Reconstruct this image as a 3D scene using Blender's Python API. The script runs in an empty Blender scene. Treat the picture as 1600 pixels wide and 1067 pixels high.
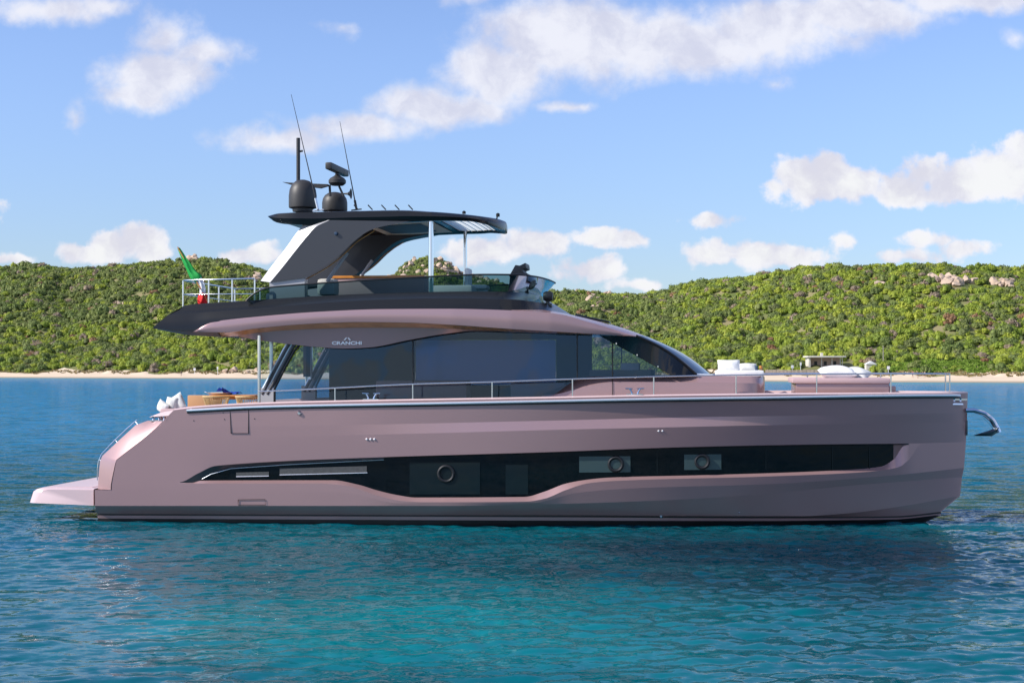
import bpy, bmesh, math, random
import numpy as np
from mathutils import Vector, Matrix
S = bpy.context.scene
COL = S.collection
R = math.radians
rng = np.random.RandomState(7)
random.seed(7)

# ------------------------------------------------------------------ camera
F, DC, HC, YH = 2318.0, 41.0, 4.2, 570.0       # focal length in photo pixels, distance, height, horizon row
PHI = R(7.5)
cam_d = bpy.data.cameras.new('camera'); cam = bpy.data.objects.new('camera', cam_d); COL.objects.link(cam)
cam.location = (0, -DC, HC); cam.rotation_euler = (R(90), 0, 0)
cam_d.sensor_width = 36; cam_d.lens = 36*F/1600; cam_d.shift_y = (YH-533.5)/1600
cam_d.clip_start = 0.5; cam_d.clip_end = 20000
S.camera = cam
S.render.resolution_x = 1024; S.render.resolution_y = 682
S.view_settings.view_transform = 'Standard'; S.view_settings.look = 'None'
S.view_settings.exposure = 0.2; S.view_settings.gamma = 1

# ------------------------------------------------------------------ sun
SUN_EL = R(36)
SUN_AZ = Vector((-0.955, -0.295, 0)).normalized()
sd = bpy.data.lights.new('sun', 'SUN'); sd.energy = 5.0; sd.angle = R(0.5); sd.color = (1, 0.945, 0.86)
sun = bpy.data.objects.new('sun', sd); COL.objects.link(sun)
sdir = Vector((SUN_AZ.x*math.cos(SUN_EL), SUN_AZ.y*math.cos(SUN_EL), math.sin(SUN_EL)))
sun.rotation_euler = (-sdir).to_track_quat('-Z', 'Y').to_euler(); sun.location = sdir*200

# ------------------------------------------------------------------ world: sky texture with clouds laid out by direction
W = bpy.data.worlds.new('World'); S.world = W; W.use_nodes = True
nt = W.node_tree; nt.nodes.clear()
def N(t, **k):
    n = nt.nodes.new(t)
    for a, v in k.items(): setattr(n, a, v)
    return n
def L(a, b): nt.links.new(a, b)
def M(op, a, b=None, c=None, clamp=False):
    n = N('ShaderNodeMath', operation=op); n.use_clamp = clamp
    for i, v in enumerate((a, b, c)):
        if v is None: continue
        if isinstance(v, (int, float)): n.inputs[i].default_value = v
        else: L(v, n.inputs[i])
    return n.outputs[0]
def smooth(v, a, b):
    n = N('ShaderNodeMapRange', interpolation_type='SMOOTHSTEP')
    L(v, n.inputs[0]); n.inputs[1].default_value = a; n.inputs[2].default_value = b
    return n.outputs[0]
sky = N('ShaderNodeTexSky', sky_type='NISHITA'); sky.sun_disc = False
sky.sun_elevation = SUN_EL; sky.sun_rotation = math.atan2(SUN_AZ.x, SUN_AZ.y)
sky.air_density = 1.0; sky.dust_density = 0.3; sky.ozone_density = 3.0
tc = N('ShaderNodeTexCoord')
sep = N('ShaderNodeSeparateXYZ'); L(tc.outputs['Generated'], sep.inputs[0])
yy = M('MAXIMUM', sep.outputs[1], 0.02)
u = M('DIVIDE', sep.outputs[0], yy); v = M('DIVIDE', sep.outputs[2], yy)
uv = N('ShaderNodeCombineXYZ'); L(u, uv.inputs[0]); L(v, uv.inputs[1])
# domain warp so that no outline stays an ellipse
def noise(vec, scale, detail=6, rough=0.6, dist=0.0, out=0):
    n = N('ShaderNodeTexNoise'); n.inputs['Scale'].default_value = scale
    n.inputs['Detail'].default_value = detail; n.inputs['Roughness'].default_value = rough
    n.inputs['Distortion'].default_value = dist
    if vec is not None: L(vec, n.inputs['Vector'])
    return n.outputs[out]
def vm(op, a, b, c=None):
    n = N('ShaderNodeVectorMath', operation=op)
    for i, q in enumerate((a, b, c)):
        if q is None: continue
        if isinstance(q, tuple): n.inputs[i].default_value = q
        else: L(q, n.inputs[i])
    return n
wn = noise(uv.outputs[0], 17, 5, 0.6, 0, 1)
wv = vm('SUBTRACT', wn, (0.5, 0.5, 0.5)).outputs[0]
uvw = vm('MULTIPLY_ADD', wv, (0.05, 0.022, 0), uv.outputs[0]).outputs[0]
def blobs(lst, vec):
    acc = None
    for (cx, cy, rx, ry, st) in lst:
        U, V = (cx-800)/F, (YH-cy)/F; a, b = F/rx, F/ry
        q = vm('MULTIPLY_ADD', vec, (a, b, 0), (-U*a, -V*b, 0)).outputs[0]
        ln = N('ShaderNodeVectorMath', operation='LENGTH'); L(q, ln.inputs[0])
        d = M('MULTIPLY_ADD', ln.outputs['Value'], -st, st)
        acc = d if acc is None else M('SMOOTH_MAX', acc, d, 0.12)
    return acc
SOFT = [(440,216,120,26,.8),(560,196,130,34,.9),(680,164,135,44,1),(775,112,110,66,1),(900,62,190,88,1.15),(1050,70,200,66,1.1),
        (1200,50,180,62,1),(1340,22,170,44,1),(1500,4,190,26,.9),(255,112,105,48,.95),(225,145,75,34,.8),(320,82,80,34,.75),(265,52,55,50,.5),
        (70,14,130,26,.8),(160,6,60,22,.6),(115,186,20,30,.35),(885,163,50,11,.6),(1215,130,28,14,.35),(1578,62,34,20,.4),(535,44,34,14,.3),
        (740,0,60,14,.3)]
HARD = [(1268,285,72,46,1),(1290,268,40,36,.9),(1340,290,58,36,.9),(1410,292,62,38,.9),(1440,270,50,30,.8),(1500,282,85,46,1),(1570,270,80,56,1),(1640,250,90,60,1),(1212,296,34,22,.6),
        (1115,346,42,17,.7),(1110,398,60,26,.85),(1185,398,75,26,.85),(1255,402,55,22,.7),(1320,378,22,16,.4),(1440,374,50,16,.5),(1510,392,55,16,.5),(1420,400,80,18,.5),
        (980,374,40,20,.75),(935,372,60,18,.7),(925,422,60,28,.8),(830,380,80,28,.85),(750,392,80,30,.8),(990,446,70,12,.5),
        (178,386,50,30,1),(212,376,46,32,1),(235,395,40,22,.8),(112,394,36,22,.8),(150,398,60,18,.8),(5,403,50,13,.7),(395,398,52,20,.8),(520,470,90,30,.5),
        (1700,380,90,22,.8),(-90,330,110,34,.8)]
ns = noise(uv.outputs[0], 40, 7, 0.58)
ns2 = noise(uv.outputs[0], 9, 5, 0.5)
dS = M('ADD', blobs(SOFT, uvw), M('MULTIPLY_ADD', ns, 1.0, -0.48))
dS = M('ADD', dS, M('MULTIPLY_ADD', ns2, 0.5, -0.25))
dH = M('ADD', blobs(HARD, vm('MULTIPLY_ADD', wv, (0.022, 0.013, 0), uv.outputs[0]).outputs[0]), M('MULTIPLY_ADD', noise(uv.outputs[0], 52, 6, 0.56), 1.5, -0.78))
aS = M('MULTIPLY', smooth(dS, -0.06, 0.62), 0.86)
aH = M('MULTIPLY', smooth(dH, -0.02, 0.34), 0.95)
front = smooth(sep.outputs[1], 0.15, 0.3)
# behind and beside the frame: scattered cumulus by direction
dirn = vm('MULTIPLY', tc.outputs['Generated'], (1, 1, 2.4)).outputs[0]
nb = noise(dirn, 3.4, 8, 0.60)
aB = M('MULTIPLY', smooth(sep.outputs[2], 0.10, 0.25), smooth(M('MULTIPLY_ADD', smooth(M('MULTIPLY', sep.outputs[2], -1.0), -0.22, -0.02), 0.05, nb), 0.50, 0.62))
inside = M('MULTIPLY', front, smooth(M('ABSOLUTE', u), 0.62, 0.45))
cl = M('MAXIMUM', aS, aH)
al = M('ADD', M('MULTIPLY', cl, inside), M('MULTIPLY', aB, M('SUBTRACT', 1.0, inside)))
# nothing below the horizon, fade in the last degree
# a bank of cumulus low behind the viewpoint, mirrored in the saloon glass
yb = M('MAXIMUM', M('MULTIPLY', sep.outputs[1], -1.0), 0.02)
uvb = N('ShaderNodeCombineXYZ'); L(M('DIVIDE', sep.outputs[0], yb), uvb.inputs[0]); L(M('DIVIDE', sep.outputs[2], yb), uvb.inputs[1])
def blobs2(lst):
    acc = None
    for (U, V, rx, ry) in lst:
        ln = N('ShaderNodeVectorMath', operation='LENGTH'); L(vm('MULTIPLY_ADD', uvb.outputs[0], (1/rx, 1/ry, 0), (-U/rx, -V/ry, 0)).outputs[0], ln.inputs[0])
        d = M('MULTIPLY_ADD', ln.outputs['Value'], -1, 1); acc = d if acc is None else M('SMOOTH_MAX', acc, d, 0.12)
    return acc
dB = M('ADD', blobs2([(-.46, .07, .04, .03), (-.425, .082, .03, .03), (-.385, .09, .03, .03), (-.345, .105, .022, .035), (-.305, .10, .03, .045), (-.272, .115, .022, .035), (-.20, .07, .05, .03), (-.10, .09, .06, .05), (.1, .08, .1, .05), (-.65, .1, .12, .06)]), M('MULTIPLY_ADD', noise(uvb.outputs[0], 60, 8, 0.62), 1.5, -0.78))
back = smooth(M('MULTIPLY', sep.outputs[1], -1.0), 0.1, 0.3)
al = M('MAXIMUM', al, M('MULTIPLY', back, M('MULTIPLY', smooth(dB, -0.05, 0.35), 0.95)))
al = M('MULTIPLY', al, smooth(sep.outputs[2], 0.0, 0.02))
# cloud self shading: cumulus whiter where dense near their top, lilac grey in the hearts
sh = noise(vm('MULTIPLY_ADD', wv, (0.03, 0.03, 0), uv.outputs[0]).outputs[0], 26, 6, 0.6)
shade = smooth(sh, 0.34, 0.62)
mixc = N('ShaderNodeMix', data_type='RGBA'); L(shade, mixc.inputs[0])
mixc.inputs[6].default_value = (0.76, 0.76, 0.88, 1); mixc.inputs[7].default_value = (1.0, 0.99, 1.04, 1)
mixd = N('ShaderNodeMix', data_type='RGBA'); L(M('MULTIPLY', aH, smooth(dH, 0.1, 0.7)), mixd.inputs[0]); L(mixc.outputs[2], mixd.inputs[6])
mixe = N('ShaderNodeMix', data_type='RGBA'); L(shade, mixe.inputs[0])
mixe.inputs[6].default_value = (0.78, 0.77, 0.86, 1); mixe.inputs[7].default_value = (1.0, 1.0, 1.0, 1)
L(mixe.outputs[2], mixd.inputs[7])
bg1 = N('ShaderNodeBackground'); bg1.inputs[1].default_value = 0.14
tint = N('ShaderNodeMix', data_type='RGBA', blend_type='MULTIPLY'); tint.inputs[0].default_value = 1
L(sky.outputs[0], tint.inputs[6])
low = N('ShaderNodeMix', data_type='RGBA'); L(smooth(sep.outputs[2], 0.0, 0.22), low.inputs[0])
low.inputs[6].default_value = (0.66, 0.72, 0.90, 1); low.inputs[7].default_value = (1.00, 0.99, 1.18, 1); L(low.outputs[2], tint.inputs[7])
L(tint.outputs[2], bg1.inputs[0])
bg2 = N('ShaderNodeBackground'); L(mixd.outputs[2], bg2.inputs[0]); bg2.inputs[1].default_value = 0.82
ms = N('ShaderNodeMixShader'); L(al, ms.inputs[0]); L(bg1.outputs[0], ms.inputs[1]); L(bg2.outputs[0], ms.inputs[2])
wo = N('ShaderNodeOutputWorld'); L(ms.outputs[0], wo.inputs[0])

# ------------------------------------------------------------------ materials
MATS = {}
def mat(name, col, rough=0.5, metal=0.0, coat=0.0, spec=0.5, ior=None, bump=None, var=None, trans=None):
    """plain principled material; bump=(scale,strength,distance) noise bump; var=(scale,amount) colour variation"""
    m = bpy.data.materials.new(name); m.use_nodes = True; t = m.node_tree; p = t.nodes['Principled BSDF']
    p.inputs['Base Color'].default_value = (*col, 1); p.inputs['Roughness'].default_value = rough
    p.inputs['Metallic'].default_value = metal; p.inputs['Coat Weight'].default_value = coat
    p.inputs['Coat Roughness'].default_value = 0.06; p.inputs['Specular IOR Level'].default_value = spec
    if ior: p.inputs['IOR'].default_value = ior
    tcn = t.nodes.new('ShaderNodeTexCoord')
    if bump:
        n = t.nodes.new('ShaderNodeTexNoise'); n.inputs['Scale'].default_value = bump[0]; n.inputs['Detail'].default_value = 4
        t.links.new(tcn.outputs['Object'], n.inputs['Vector'])
        b = t.nodes.new('ShaderNodeBump'); b.inputs['Strength'].default_value = bump[1]; b.inputs['Distance'].default_value = bump[2]
        t.links.new(n.outputs[0], b.inputs['Height']); t.links.new(b.outputs[0], p.inputs['Normal'])
    if var:
        n = t.nodes.new('ShaderNodeTexNoise'); n.inputs['Scale'].default_value = var[0]; n.inputs['Detail'].default_value = 5
        t.links.new(tcn.outputs['Object'], n.inputs['Vector'])
        r = t.nodes.new('ShaderNodeMix'); r.data_type = 'RGBA'
        r.inputs[6].default_value = (*[c*(1-var[1]) for c in col], 1); r.inputs[7].default_value = (*[min(1, c*(1+var[1])) for c in col], 1)
        t.links.new(n.outputs[0], r.inputs[0]); t.links.new(r.outputs[2], p.inputs['Base Color'])
    MATS[name] = m; return m
def see_light(m, w):
    t = m.node_tree; p = t.nodes['Principled BSDF']; tl = t.nodes.new('ShaderNodeBsdfTranslucent'); tl.inputs[0].default_value = p.inputs['Base Color'].default_value
    mx = t.nodes.new('ShaderNodeMixShader'); mx.inputs[0].default_value = w; t.links.new(p.outputs[0], mx.inputs[1]); t.links.new(tl.outputs[0], mx.inputs[2]); t.links.new(mx.outputs[0], t.nodes['Material Output'].inputs[0])
def tinted(name, tint, ior=1.5, rough=0.0, refl=(1, 1, 1), boost=1.0):
    m = bpy.data.materials.new(name); m.use_nodes = True; t = m.node_tree; t.nodes.clear()
    o = t.nodes.new('ShaderNodeOutputMaterial'); fr = t.nodes.new('ShaderNodeFresnel'); fr.inputs[0].default_value = ior
    g = t.nodes.new('ShaderNodeBsdfGlossy'); g.inputs['Roughness'].default_value = rough; g.inputs[0].default_value = (*refl, 1)
    tr = t.nodes.new('ShaderNodeBsdfTransparent'); tr.inputs[0].default_value = (*tint, 1)
    mx = t.nodes.new('ShaderNodeMixShader'); mu = t.nodes.new('ShaderNodeMath'); mu.operation = 'MULTIPLY'; mu.inputs[1].default_value = boost; mu.use_clamp = True
    # slight waviness of bent glass
    tcn = t.nodes.new('ShaderNodeTexCoord'); n = t.nodes.new('ShaderNodeTexNoise'); n.inputs['Scale'].default_value = 0.9; n.inputs['Detail'].default_value = 1
    b = t.nodes.new('ShaderNodeBump'); b.inputs['Strength'].default_value = 0.25; b.inputs['Distance'].default_value = 0.05
    t.links.new(tcn.outputs['Object'], n.inputs['Vector']); t.links.new(n.outputs[0], b.inputs['Height']); t.links.new(b.outputs[0], g.inputs['Normal'])
    t.links.new(fr.outputs[0], mu.inputs[0]); t.links.new(mu.outputs[0], mx.inputs[0])
    t.links.new(tr.outputs[0], mx.inputs[1]); t.links.new(g.outputs[0], mx.inputs[2]); t.links.new(mx.outputs[0], o.inputs[0])
    MATS[name] = m; return m
PINK = mat('pink_paint', (0.415, 0.262, 0.262), 0.28, 0.40, 0.18, bump=(0.6, 0.08, 0.05))
PINKW = mat('pale_pink_gelcoat', (0.62, 0.46, 0.47), 0.4, 0.0, 0.2)
GUN = mat('gunmetal_paint', (0.060, 0.060, 0.066), 0.35, 0.4, 0.2)
BLK = mat('satin_black_paint', (0.011, 0.012, 0.014), 0.26, 0.0, 0.05, 0.32)
BLK2 = mat('matt_dark_grey', (0.035, 0.033, 0.033), 0.5)
RUBB = mat('black_trim', (0.008, 0.008, 0.009), 0.4)
AFOUL = mat('black_antifouling', (0.006, 0.006, 0.007), 0.6, var=(6, .5))
CHR = mat('polished_steel', (0.78, 0.78, 0.80), 0.12, 1.0)
ALU = mat('satin_aluminium', (0.75, 0.78, 0.82), 0.3, 0.7)
COP = mat('varnished_wood_soffit', (0.62, 0.30, 0.13), 0.22, 0.25, 0.7, var=(3.0, .45))
TEAK = mat('varnished_teak', (0.62, 0.24, 0.045), 0.35, 0, 0.4, var=(5, .25))
DECKM = mat('teak_deck', (0.42, 0.30, 0.20), 0.6, var=(8, .2))
GREY = mat('light_grey_paint', (0.42, 0.42, 0.44), 0.4)
CREAM = mat('cream_headlining', (0.88, 0.78, 0.62), 0.6)
WHITE = mat('white_fabric', (0.80, 0.79, 0.77), 0.85, bump=(14, 0.4, 0.02))
OFFW = mat('grey_white_fabric', (0.62, 0.62, 0.60), 0.85, bump=(14, 0.4, 0.02))
PFAB = mat('dusty_pink_upholstery', (0.52, 0.36, 0.37), 0.7)
TAN = mat('tan_leather', (0.50, 0.27, 0.12), 0.6)
RATT = mat('woven_rattan', (0.60, 0.42, 0.20), 0.65, var=(30, .4))
BLUE = mat('royal_blue_cloth', (0.01, 0.05, 0.42), 0.7)
DKBLUE = mat('dark_blue_cover', (0.02, 0.05, 0.10), 0.6)
GRN = mat('flag_green', (0.005, 0.34, 0.05), 0.7); FWH = mat('flag_white', (0.8, 0.8, 0.8), 0.7); FRED = mat('flag_red', (0.72, 0.01, 0.01), 0.7)
LOGO = mat('white_lettering', (0.85, 0.85, 0.88), 0.3)
PANE = mat('porthole_pane', (0.040, 0.068, 0.070), 0.06, 0, 0)  # teal tone stands in for the daylit cabin behind the glass
PANE2 = mat('dim_porthole_pane', (0.006, 0.011, 0.013), 0.04, 0, 0, 0.3)
PVENT = mat('vent_grille', (0.06, 0.06, 0.06), 0.5, var=(20, .5))
FROST = mat('frosted_skylight', (0.75, 0.80, 0.80), 0.25, 0, 0.3, var=(2.2, .18))
LITGUN = mat('sunlit_gunmetal', (0.40, 0.40, 0.42), 0.3, 0.2, 0.4)  # arch aft face: sun glint on the gunmetal, put into a lighter colour
INT = mat('cabin_lining', (0.10, 0.09, 0.085), 0.7)
BLIND = mat('pale_roller_blind', (0.75, 0.78, 0.95), 0.7)
see_light(FROST, .6); see_light(BLIND, .85)
SKIN = mat('skin', (0.45, 0.26, 0.18), 0.6)
GL_SAL = tinted('saloon_glass', (0.52, 0.60, 0.68), 1.8, 0.0, (0.42, 0.58, 0.70), 1.0)
DLIN = mat('dark_lining', (0.03, 0.03, 0.03), 0.8)
GL_FLY = tinted('smoked_glass', (0.20, 0.31, 0.33), 1.45, 0, (0.8, 0.95, 1.0))
GL_CLR = tinted('clear_glass', (0.88, 0.93, 0.92), 1.45)
GL_HULL = mat('black_hull_glass', (0.002, 0.003, 0.004), 0.04, 0, 0.0, 0.28)
GL_WS = mat('black_windscreen_glass', (0.006, 0.008, 0.012), 0.03, 0, 0.0, 0.45)

# ------------------------------------------------------------------ helpers
def tag(o, label=None, cat=None, group=None, kind=None):
    if label: o['label'] = label
    if cat: o['category'] = cat
    if group: o['group'] = group
    if kind: o['kind'] = kind
    return o
def nrm(v): v = np.array(v, float); return v/max(1e-9, np.linalg.norm(v))
class MB:
    def __init__(s): s.v = []; s.f = []; s.m = []
    def add(s, vs, fs, mi=0):
        o = len(s.v); s.v.extend([tuple(map(float, p)) for p in vs]); s.f.extend([tuple(i+o for i in f) for f in fs]); s.m.extend([mi]*len(fs)); return s
    def grid(s, P, mi=0, closed=False, mirror=False):
        P = np.array(P, float); a, b = P.shape[:2]
        def one(P, flip):
            fs = []; mm = []
            for i in range(a-1):
                for j in range(b-1 if not closed else b):
                    k = (j+1) % b
                    q = (i*b+j, i*b+k, (i+1)*b+k, (i+1)*b+j)
                    if flip: q = q[::-1]
                    fs.append(q); mm.append(mi if isinstance(mi, int) else mi[i])
            o = len(s.v); s.v.extend(map(tuple, P.reshape(-1, 3))); s.f.extend([tuple(x+o for x in q) for q in fs]); s.m.extend(mm)
        one(P, False)
        if mirror:
            Q = P.copy(); Q[..., 1] *= -1; one(Q, True)
        return s
    def box(s, c, d, rz=0, ry=0, mi=0, taper=1.0):
        c = np.array(c, float); hx, hy, hz = d[0]/2, d[1]/2, d[2]/2
        vs = []
        Mx = np.array((Matrix.Rotation(rz, 3, 'Z') @ Matrix.Rotation(ry, 3, 'Y')))
        for z in (-1, 1):
            k = taper if z > 0 else 1
            for x, y in ((-1, -1), (1, -1), (1, 1), (-1, 1)): vs.append(c+Mx@np.array((x*hx*k, y*hy*k, z*hz)))
        return s.add(vs, [(3, 2, 1, 0), (4, 5, 6, 7), (0, 1, 5, 4), (1, 2, 6, 5), (2, 3, 7, 6), (3, 0, 4, 7)], mi)
    def tube(s, pts, r, n=8, mi=0, cap=True):
        P = [np.array(p, float) for p in pts]; rings = []; m = len(P)
        rr = r if isinstance(r, (list, tuple)) else [r]*m
        ref = None
        for i, p in enumerate(P):
            t = nrm(P[min(i+1, m-1)]-P[max(i-1, 0)])
            if ref is None: ref = np.array((0, 0, 1.)) if abs(t[2]) < .9 else np.array((0, 1., 0))
            a = nrm(np.cross(t, ref)); b = np.cross(a, t); ref = b
            rings.append([p+rr[i]*(math.cos(k*2*math.pi/n)*a+math.sin(k*2*math.pi/n)*b) for k in range(n)])
        o = len(s.v); s.grid(rings, mi, closed=True)
        if cap:
            s.f.append(tuple(range(o+n-1, o-1, -1))); s.m.append(mi)
            e = o+(m-1)*n; s.f.append(tuple(range(e, e+n))); s.m.append(mi)
        return s
    def lathe(s, prof, c, n=24, mi=0, axis='Z'):
        rings = []
        for r, z in prof:
            ring = []
            for k in range(n):
                a = 2*math.pi*k/n; q = (r*math.cos(a), r*math.sin(a), z)
                if axis == 'X': q = (q[2], q[0], q[1])
                if axis == 'Y': q = (q[0], q[2], q[1])
                ring.append((c[0]+q[0], c[1]+q[1], c[2]+q[2]))
            rings.append(ring)
        return s.grid(rings, mi, closed=True)
    def prism(s, poly, vec, mi=0):
        n = len(poly); A = [np.array(p, float) for p in poly]; B = [p+np.array(vec) for p in A]
        return s.add(A+B, [tuple(range(n))[::-1], tuple(range(n, 2*n))]+[(i, (i+1) % n, n+(i+1) % n, n+i) for i in range(n)], mi)
    def build(s, name, mats, parent=None, ang=35, bevel=None, subsurf=0, merge=1e-4, recalc=True):
        me = bpy.data.meshes.new(name); me.from_pydata(s.v, [], s.f)
        if not isinstance(mats, (list, tuple)): mats = [mats]
        for m in mats: me.materials.append(m)
        me.polygons.foreach_set('material_index', s.m)
        bm = bmesh.new(); bm.from_mesh(me)
        if merge: bmesh.ops.remove_doubles(bm, verts=bm.verts, dist=merge)
        bmesh.ops.dissolve_degenerate(bm, edges=bm.edges, dist=1e-5)
        bmesh.ops.recalc_face_normals(bm, faces=bm.faces)
        if bevel: bmesh.ops.bevel(bm, geom=[e for e in bm.edges if len(e.link_faces) == 2 and e.calc_face_angle(0) > R(28)], offset=bevel, segments=2, profile=0.6, affect='EDGES', clamp_overlap=True)
        bm.to_mesh(me); bm.free()
        if ang:
            me.shade_smooth(); me.set_sharp_from_angle(angle=R(ang))
        o = bpy.data.objects.new(name, me); COL.objects.link(o)
        if parent: o.parent = parent
        if subsurf:
            md = o.modifiers.new('subdivision', 'SUBSURF'); md.levels = subsurf; md.render_levels = subsurf
        return o
def empty(name, loc, rz=0):
    o = bpy.data.objects.new(name, None); COL.objects.link(o); o.location = loc; o.rotation_euler = (0, 0, rz); o.empty_display_size = .3
    return o

# yacht frame: x forward, y to port, z up. A pixel of the photo plus a half-breadth b (starboard) gives a point
cs, sn = math.cos(PHI), math.sin(PHI)
def dist(x, b): return DC - x*sn - b*cs
def px_of(x, b): return 800 + F*(x*cs - b*sn)/dist(x, b)
def z_at(x, b, py): return HC - (py-YH)*dist(x, b)/F
def x_at(px, b):
    q = (px-800)/F
    return (q*(DC-b*cs) + b*sn)/(cs+q*sn)
def P(px, py, b):
    x = x_at(px, b); return (x, -b, z_at(x, b, py))
def Wd(p): return Vector((p[0]*cs+p[1]*sn, -p[0]*sn+p[1]*cs, p[2]))
def pchip(pts):
    pts = sorted(pts); X = np.array([p[0] for p in pts], float); Y = np.array([p[1] for p in pts], float)
    h = np.diff(X); d = np.diff(Y)/h; m = np.zeros(len(X)); m[0] = d[0]; m[-1] = d[-1]
    for i in range(1, len(X)-1):
        if d[i-1]*d[i] > 0: w1 = 2*h[i]+h[i-1]; w2 = h[i]+2*h[i-1]; m[i] = (w1+w2)/(w1/d[i-1]+w2/d[i])
    def f(x):
        x = np.asarray(x, float); i = np.clip(np.searchsorted(X, x)-1, 0, len(X)-2)
        t = np.clip((x-X[i])/h[i], 0, 1)
        y = Y[i]*(1+2*t)*(1-t)**2 + m[i]*h[i]*t*(1-t)**2 + Y[i+1]*t*t*(3-2*t) + m[i+1]*h[i]*t*t*(t-1)
        return y
    return f
class Cv:
    """a fore-and-aft line of the boat: rows read off the photo, half-breadth b (number or function of x)"""
    def __init__(s, pts, b, x0=None, x1=None):
        s.f = pchip(pts); s.b = b if callable(b) else (lambda x, b=b: b)
        s.x0 = x_at(pts[0][0], s.b(-11)) if x0 is None else x0
        s.x1 = x_at(pts[-1][0], s.b(0) if not callable(b) else 0) if x1 is None else x1
    def z(s, x): b = s.b(x); return float(z_at(x, b, s.f(px_of(x, b))))
    def pt(s, x, inset=0, dz=0):
        x = min(max(x, s.x0), s.x1); return (x, -(s.b(x)-inset), s.z(x)+dz)
def taper(b0, xa, xe, n=2.2, p=0.5):
    def f(x):
        if x <= xa: return b0
        t = min(1.0, (x-xa)/(xe-xa)); return max(0.0, b0*(1-t**n)**p)
    return f
def lerpf(pairs):
    X = [p[0] for p in pairs]; Y = [p[1] for p in pairs]
    return lambda x: float(np.interp(x, X, Y))
# ------------------------------------------------------------------ the water: real waves near the boat, finer ripples as bump
def axis(lo, hi, d, far, g=1.07):
    a = list(np.arange(lo, hi+1e-6, d)); s = d; x = hi
    while x < far: s *= g; x += s; a.append(x)
    s = d; x = lo; pre = []
    while x > -far: s *= g; x -= s; pre.append(x)
    return np.array(pre[::-1]+a)
gx = axis(-15.5, 14.5, 0.06, 1600); gy = axis(-22.5, -2, 0.05, 1600)
GX, GY = np.meshgrid(gx, gy, indexing='ij')
DX = np.gradient(gx)[:, None]; DY = np.gradient(gy)[None, :]
sp = np.maximum(DX+0*DY, DY+0*DX)
Z = np.zeros_like(GX); XO = np.zeros_like(GX); YO = np.zeros_like(GX)
wr = np.random.RandomState(3)
patch = 0.75+0.35*np.sin(GX*0.11+GY*0.07+1)*np.sin(GX*0.05-GY*0.13)
for i in range(90):
    lam = 0.16*(7.5)**(wr.rand()**1.15)          # 0.17 .. 1.7 m
    th = R(-70)+wr.randn()*0.75                 # wind roughly along the line of sight
    k = 2*math.pi/lam; amp = 0.0040*lam**0.85*(0.6+0.8*wr.rand())
    ph = wr.rand()*6.28; c, s_ = math.cos(th), math.sin(th)
    arg = k*(GX*c+GY*s_)+ph
    fade = np.clip((lam/sp-2.5)/3.0, 0, 1)*patch
    Z += amp*fade*np.sin(arg); XO += -amp*fade*c*np.cos(arg)*0.9; YO += -amp*fade*s_*np.cos(arg)*0.9
V = np.stack([GX+XO, GY+YO, Z], -1).reshape(-1, 3)
na, nb_ = GX.shape
idx = np.arange(na*nb_).reshape(na, nb_)
Fq = np.stack([idx[:-1, :-1], idx[1:, :-1], idx[1:, 1:], idx[:-1, 1:]], -1).reshape(-1, 4)
def fast_mesh(name, V, Fq, mats, smooth=True, mi=None):
    me = bpy.data.meshes.new(name); k = Fq.shape[1]
    me.vertices.add(len(V)); me.vertices.foreach_set('co', V.astype(np.float32).ravel())
    me.loops.add(Fq.size); me.loops.foreach_set('vertex_index', Fq.astype(np.int32).ravel())
    me.polygons.add(len(Fq)); me.polygons.foreach_set('loop_start', np.arange(0, Fq.size, k, dtype=np.int32))
    me.polygons.foreach_set('loop_total', np.full(len(Fq), k, dtype=np.int32))
    for m in mats: me.materials.append(m)
    if mi is not None: me.polygons.foreach_set('material_index', mi.astype(np.int32))
    me.update(calc_edges=True)
    me.polygons.foreach_set('use_smooth', np.full(len(Fq), smooth)); me.validate()
    o = bpy.data.objects.new(name, me); COL.objects.link(o); return o
WM = bpy.data.materials.new('sea_water'); WM.use_nodes = True; t = WM.node_tree; p = t.nodes['Principled BSDF']
p.inputs['Roughness'].default_value = 0.045; p.inputs['IOR'].default_value = 1.33
tcn = t.nodes.new('ShaderNodeTexCoord')
n1 = t.nodes.new('ShaderNodeTexNoise'); n1.inputs['Scale'].default_value = 0.035; n1.inputs['Detail'].default_value = 3
mp = t.nodes.new('ShaderNodeMapping'); mp.inputs['Scale'].default_value = (0.45, 1.0, 1.0)
t.links.new(tcn.outputs['Object'], mp.inputs[0]); t.links.new(mp.outputs[0], n1.inputs['Vector'])
rp = t.nodes.new('ShaderNodeValToRGB'); rp.color_ramp.elements[0].position = .35; rp.color_ramp.elements[1].position = .65
rp.color_ramp.elements[0].color = (0.0, 0.065, 0.105, 1); rp.color_ramp.elements[1].color = (0.0, 0.100, 0.125, 1)
t.links.new(n1.outputs[0], rp.inputs[0])
g0_ = t.nodes.new('ShaderNodeNewGeometry'); q0_ = t.nodes.new('ShaderNodeSeparateXYZ'); t.links.new(g0_.outputs['Position'], q0_.inputs[0])
dp = t.nodes.new('ShaderNodeMapRange'); dp.interpolation_type = 'SMOOTHSTEP'; t.links.new(q0_.outputs[1], dp.inputs[0]); dp.inputs[1].default_value = -5; dp.inputs[2].default_value = 60
dm = t.nodes.new('ShaderNodeMix'); dm.data_type = 'RGBA'; t.links.new(dp.outputs[0], dm.inputs[0]); t.links.new(rp.outputs[0], dm.inputs[6]); dm.inputs[7].default_value = (0.010, 0.17, 0.33, 1)
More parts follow.
